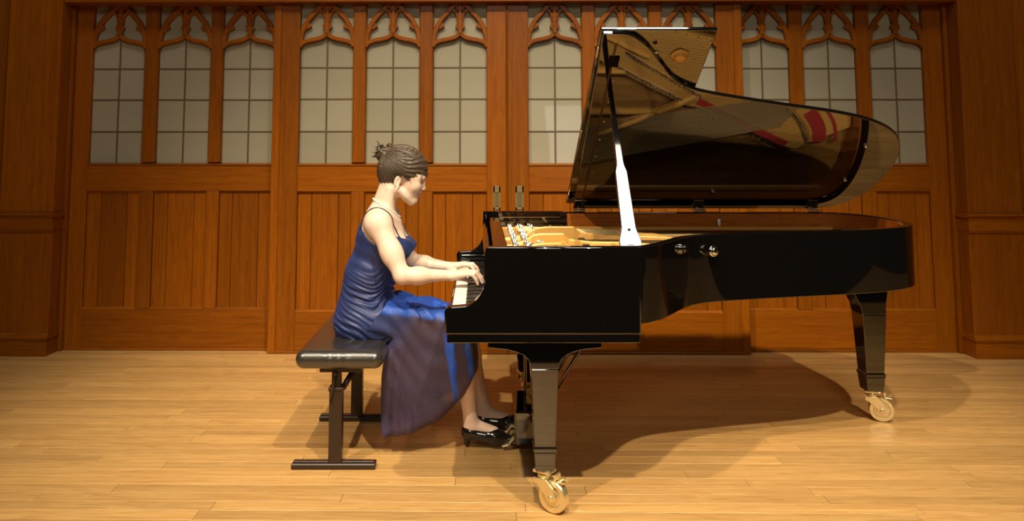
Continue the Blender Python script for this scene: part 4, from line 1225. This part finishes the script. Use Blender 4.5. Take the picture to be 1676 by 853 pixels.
# --- shoes
for an, ft, toe, n_ in (((-.042, 3.645, .124), (-.046, 3.645, .072), (.148, 3.630, .040), 0), ((.020, 3.825, .112), (.014, 3.825, .066), (.206, 3.814, .042), 1)):
    F = Field((ft[0] - .06, ft[1] - .07, -.002), (toe[0] + .05, ft[1] + .07, .12), .0026)
    ft = np.array(ft); toe = np.array(toe)
    F.ell(ft + (0, 0, -.004), (.036, .033, .040), .02)
    F.cap(ft + (.0, 0, -.010), toe * .62 + ft * .38 + (0, 0, -.006), .034, .034, .02, ((0, 1, 0), .92))
    F.cap(toe * .60 + ft * .40 + (0, 0, -.004), toe, .034, .0135, .02, ((0, 1, 0), .80))
    # opening over the instep
    F.ell(ft + (.045, 0, .040), (.076, .0285, .047), .004, cut=True)
    sole = 0.012
    X, Y, Z = F.ax[0][:, None, None], F.ax[1][None, :, None], F.ax[2][None, None, :]
    t = np.clip((X - ft[0]) / (toe[0] - ft[0]), 0, 1); zs = (ft[2] - .030) * (1 - t) + (toe[2] - .018) * t - .008 * np.sin(t * math.pi)
    F.D = np.maximum(F.D, (zs - Z) + 0 * Y).astype(np.float32)
    F.cap(ft + (-.012, 0, -.030), ft * (1, 1, 0) + (-.012, 0, .014), .020, .015, .004, ((1, 0, 0), 1.15))
    F.D = np.maximum(F.D, (.003 - Z) + 0 * X + 0 * Y).astype(np.float32)
    V, Q = F.surface(); V = relax(V, Q, 1, .3)
    mesh_from('shoe', V, Q, [SHOE], person)

# --- hair: swept back cap, loose bun, soft fringe
H = Field(tuple(EAR + (-.20, -.14, -.10)), tuple(EAR + (.20, .14, .24)), .0030)
H.ell(hd(-.004, .084), (.117, .089, .099), .0, HM)
H.ell(hd(-.060, .050), (.062, .070, .085), .03, HM)
X = H.ax[0][:, None, None] - EAR[0]; Y = H.ax[1][None, :, None] - EAR[1]; Z = H.ax[2][None, None, :] - EAR[2]
f_ = X * FV[0] + Y * FV[1] + Z * FV[2]; u_ = X * UV[0] + Y * UV[1] + Z * UV[2]; s_ = X * SV[0] + Y * SV[1] + Z * SV[2]
line = np.interp(f_.ravel(), [-.14, -.09, -.055, -.030, -.014, .008, .020, .040, .065, .090, .100, .125], [-.055, -.055, -.050, -.020, .020, .046, .036, .026, .040, .056, .066, .076]).reshape(f_.shape)
flow = np.arctan2(u_ - .10, -(f_ + .115)); rad = np.hypot(u_ - .10, f_ + .115)
tex = .0022 * np.sin(flow * 46 + 3 * np.sin(rad * 40) + s_ * 30) + .0012 * np.sin(flow * 97 + s_ * 70)
H.D = np.maximum(H.D + tex, (line - u_) * .8).astype(np.float32)
bc = hd(-.116, .108)
H.ell(bc, (.032, .040, .031), .014, HM); H.ell(bc + UV * .022 + FV * .026, (.032, .032, .020), .014, HM)
V, Q = H.surface(); V = relax(V, Q, 1, .25)
hair = mesh_from('hair', V, Q, [HAIR], person)
rh = random.Random(21)
hs = MB()
def on_skull(f, u, s_, lift):
    """push a head-frame point out to the hair surface"""
    c = np.array((-.012, .0, .078)); p = np.array((f, s_, u)) - c
    r_ = np.array((.117, .089, .101)); k_ = math.sqrt(((p / r_) ** 2).sum()) + 1e-9
    p = p / k_ * (1 + lift) + c
    return EAR + FV * p[0] + SV * p[1] + UV * p[2]
for i in range(240):          # combed from the hairline back into the bun
    sg = -1 if rh.random() < .62 else 1
    t = rh.random()
    f0 = np.interp(t, [0, .25, .5, .7, 1], [.100, .085, .035, -.02, -.075]); u0 = np.interp(t, [0, .25, .5, .7, 1], [.125, .075, .040, .045, -.035])
    s0 = sg * np.interp(t, [0, .25, .5, 1], [.02 + .03 * rh.random(), .065, .085, .070])
    a = np.array((f0, u0, s0)); b_ = np.array((-.112 + rh.uniform(-.01, .01), .105 + rh.uniform(-.03, .03), rh.uniform(-.025, .025)))
    mid = (a + b_) / 2 + np.array((rh.uniform(-.01, .01), .035 * (1 - t) + rh.uniform(-.006, .012), sg * .03))
    li = rh.uniform(-.010, .010); pts = []
    for k in range(11):
        w = k / 10; p = a * (1 - w) ** 2 + mid * 2 * w * (1 - w) + b_ * w * w
        pts.append(tuple(on_skull(p[0], p[1], p[2], li + .012 * math.sin(w * math.pi))))
    hs.tube(pts, [rh.uniform(.0004, .0009) * (.5 + math.sin(math.pi * (.1 + .8 * k / 10)) * .6) for k in range(11)], 4)
lk = MB()
def lock(pts, r_, mb=lk, n=7):
    m_ = len(pts); mb.tube(pts, [r_ * max(.08, math.sin(math.pi * (.06 + .88 * k / (m_ - 1)))) ** .7 for k in range(m_)], n)
for i in range(30):           # twisted locks wound around the bun
    c = bc + UV * rh.uniform(-.008, .014) + FV * rh.uniform(-.004, .016)
    n_ = Vector((rh.uniform(-1, 1), rh.uniform(-1.2, 1.2), rh.uniform(-1, 1))).normalized(); a1 = n_.orthogonal().normalized(); a1 = Matrix.Rotation(rh.uniform(0, 6.28), 3, n_) @ a1; a2 = n_.cross(a1)
    off_ = rh.uniform(-.016, .016); r0 = math.sqrt(max(.0001, .038 ** 2 - off_ ** 2)) * rh.uniform(.85, 1.08); sp = rh.uniform(1.4, 2.8)
    lock([tuple(Vector(c) + n_ * off_ + (a1 * math.cos(sp * k / 9) + a2 * math.sin(sp * k / 9)) * r0 * (1 + .10 * math.sin(k * .9 + i))) for k in range(10)], rh.uniform(.0050, .0095))
for i in range(16):           # loose ends that stick out behind
    a = bc + UV * rh.uniform(-.012, .034) + SV * rh.uniform(-.025, .025) - FV * rh.uniform(.010, .026)
    d_ = -FV * rh.uniform(.012, .034) + UV * rh.uniform(-.030, .030) + SV * rh.uniform(-.012, .012)
    lock([tuple(a + d_ * (k / 7) + UV * (.010 * math.sin(math.pi * k / 7) * (1 if i % 2 else -1))) for k in range(8)], rh.uniform(.0018, .0040), n=5)
for i in range(18):           # soft waves over the crown, front to bun
    s0 = rh.uniform(-.06, .055); a = np.array((rh.uniform(.070, .112), .130 - abs(s0) * .4 + rh.uniform(-.02, .01), s0 * 1.1)); b_ = np.array((-.085, .130 + rh.uniform(-.03, .02), s0 * .5))
    m_ = (a + b_) / 2 + np.array((0, .06, s0 * .3)); ph_ = rh.uniform(0, 6)
    pts = []
    for k in range(12):
        w = k / 11; p = a * (1 - w) ** 2 + m_ * 2 * w * (1 - w) + b_ * w * w
        pts.append(tuple(on_skull(p[0], p[1], p[2], -.020 + .022 * math.sin(w * math.pi) + .016 * math.sin(5 * w + ph_))))
    lock(pts, rh.uniform(.006, .011))
lko = lk.build('hair_locks', HAIR, hair); lko['kind'] = 'stuff'
for i in range(110):           # fringe
    s0 = rh.uniform(-.062, .062); st_ = rh.uniform(.05, .085)
    a = on_skull(st_, .165, s0 * .7, .01); m_ = on_skull(.118, .130, s0 * .9, .055 + rh.uniform(0, .025))
    e_ = hd(.117 - abs(s0) * .42 + rh.uniform(-.004, .006), .068 + rh.uniform(-.006, .010) - abs(s0) * .22, s0 * 1.12)
    pts = [tuple(np.array(a) * (1 - w) ** 2 + np.array(m_) * 2 * w * (1 - w) + e_ * w * w) for w in [k / 8 for k in range(9)]]
    hs.tube(pts, [.0016 * (1.1 - k / 9) for k in range(9)], 4)
for i in range(16):           # loose wisps at the nape and temples
    if i < 8: a = hd(rh.uniform(-.10, -.05), rh.uniform(-.03, .03), rh.uniform(-.07, -.01)); b_ = a + np.array((rh.uniform(-.035, .0), rh.uniform(-.01, .01), rh.uniform(-.06, -.02)))
    elif i < 13: a = bc + np.array((-.02, rh.uniform(-.02, .02), rh.uniform(-.01, .03))); b_ = a + np.array((rh.uniform(-.045, -.01), 0, rh.uniform(-.02, .03)))
    else: a = hd(.050, .060, -.074); b_ = hd(.052 + rh.uniform(0, .01), .022, -.068)
    m_ = (a + b_) / 2 + np.array((-.012, -.004, .006))
    hs.tube([tuple(a * (1 - w) ** 2 + m_ * 2 * w * (1 - w) + b_ * w * w) for w in [k / 7 for k in range(8)]], [.0009 * (1.1 - k / 8) for k in range(8)], 4)
hso = hs.build('hair_strands', HAIRL, hair); hso['kind'] = 'stuff'

# --- lashes, brows, earring, necklace
for sg in (-1, 1):
    MB().tube([tuple(hd(.1035 - abs(k) * .0016, .0345 + abs(k) * .0006, sg * (.029 + k * .0042))) for k in (-3, -2, -1, 0, 1, 2, 3)], .0013, 5).build('eyelash', LASH, person)
    MB().tube([tuple(hd(.1085 - .0012 * k * k * .4, .0640 + .0012 * k, sg * (.016 + k * .0075))) for k in range(5)], [.0022, .0024, .0022, .0018, .001], 5).build('eyebrow', LASH, person)
for sg in (-1, 1):
    MB().sphere(tuple(hd(.003, -.0235, sg * .079)), .0058, 8).build('earring', PEARL, person)
nk = MB()
loop = crom([(-.520, 3.70, 1.130), (-.500, 3.655, 1.122), (-.455, 3.635, 1.095), (-.415, 3.645, 1.068), (-.390, 3.68, 1.042), (-.390, 3.72, 1.042), (-.415, 3.755, 1.068), (-.455, 3.765, 1.095), (-.500, 3.745, 1.122)], 8, closed=True)
loop = [Vector(on_body(p, .002)) for p in loop]
L_ = 0; last = loop[0]
for p in loop + [loop[0]]:
    while (p - last).length >= .0072:
        last = last + (p - last).normalized() * .0072
        nk.sphere(tuple(last), .0040, 5)
nko = nk.build('necklace', PEARL, person)
for o in list(bpy.data.objects):
    for k in ('_org', '_k'):
        if k in o: del o[k]
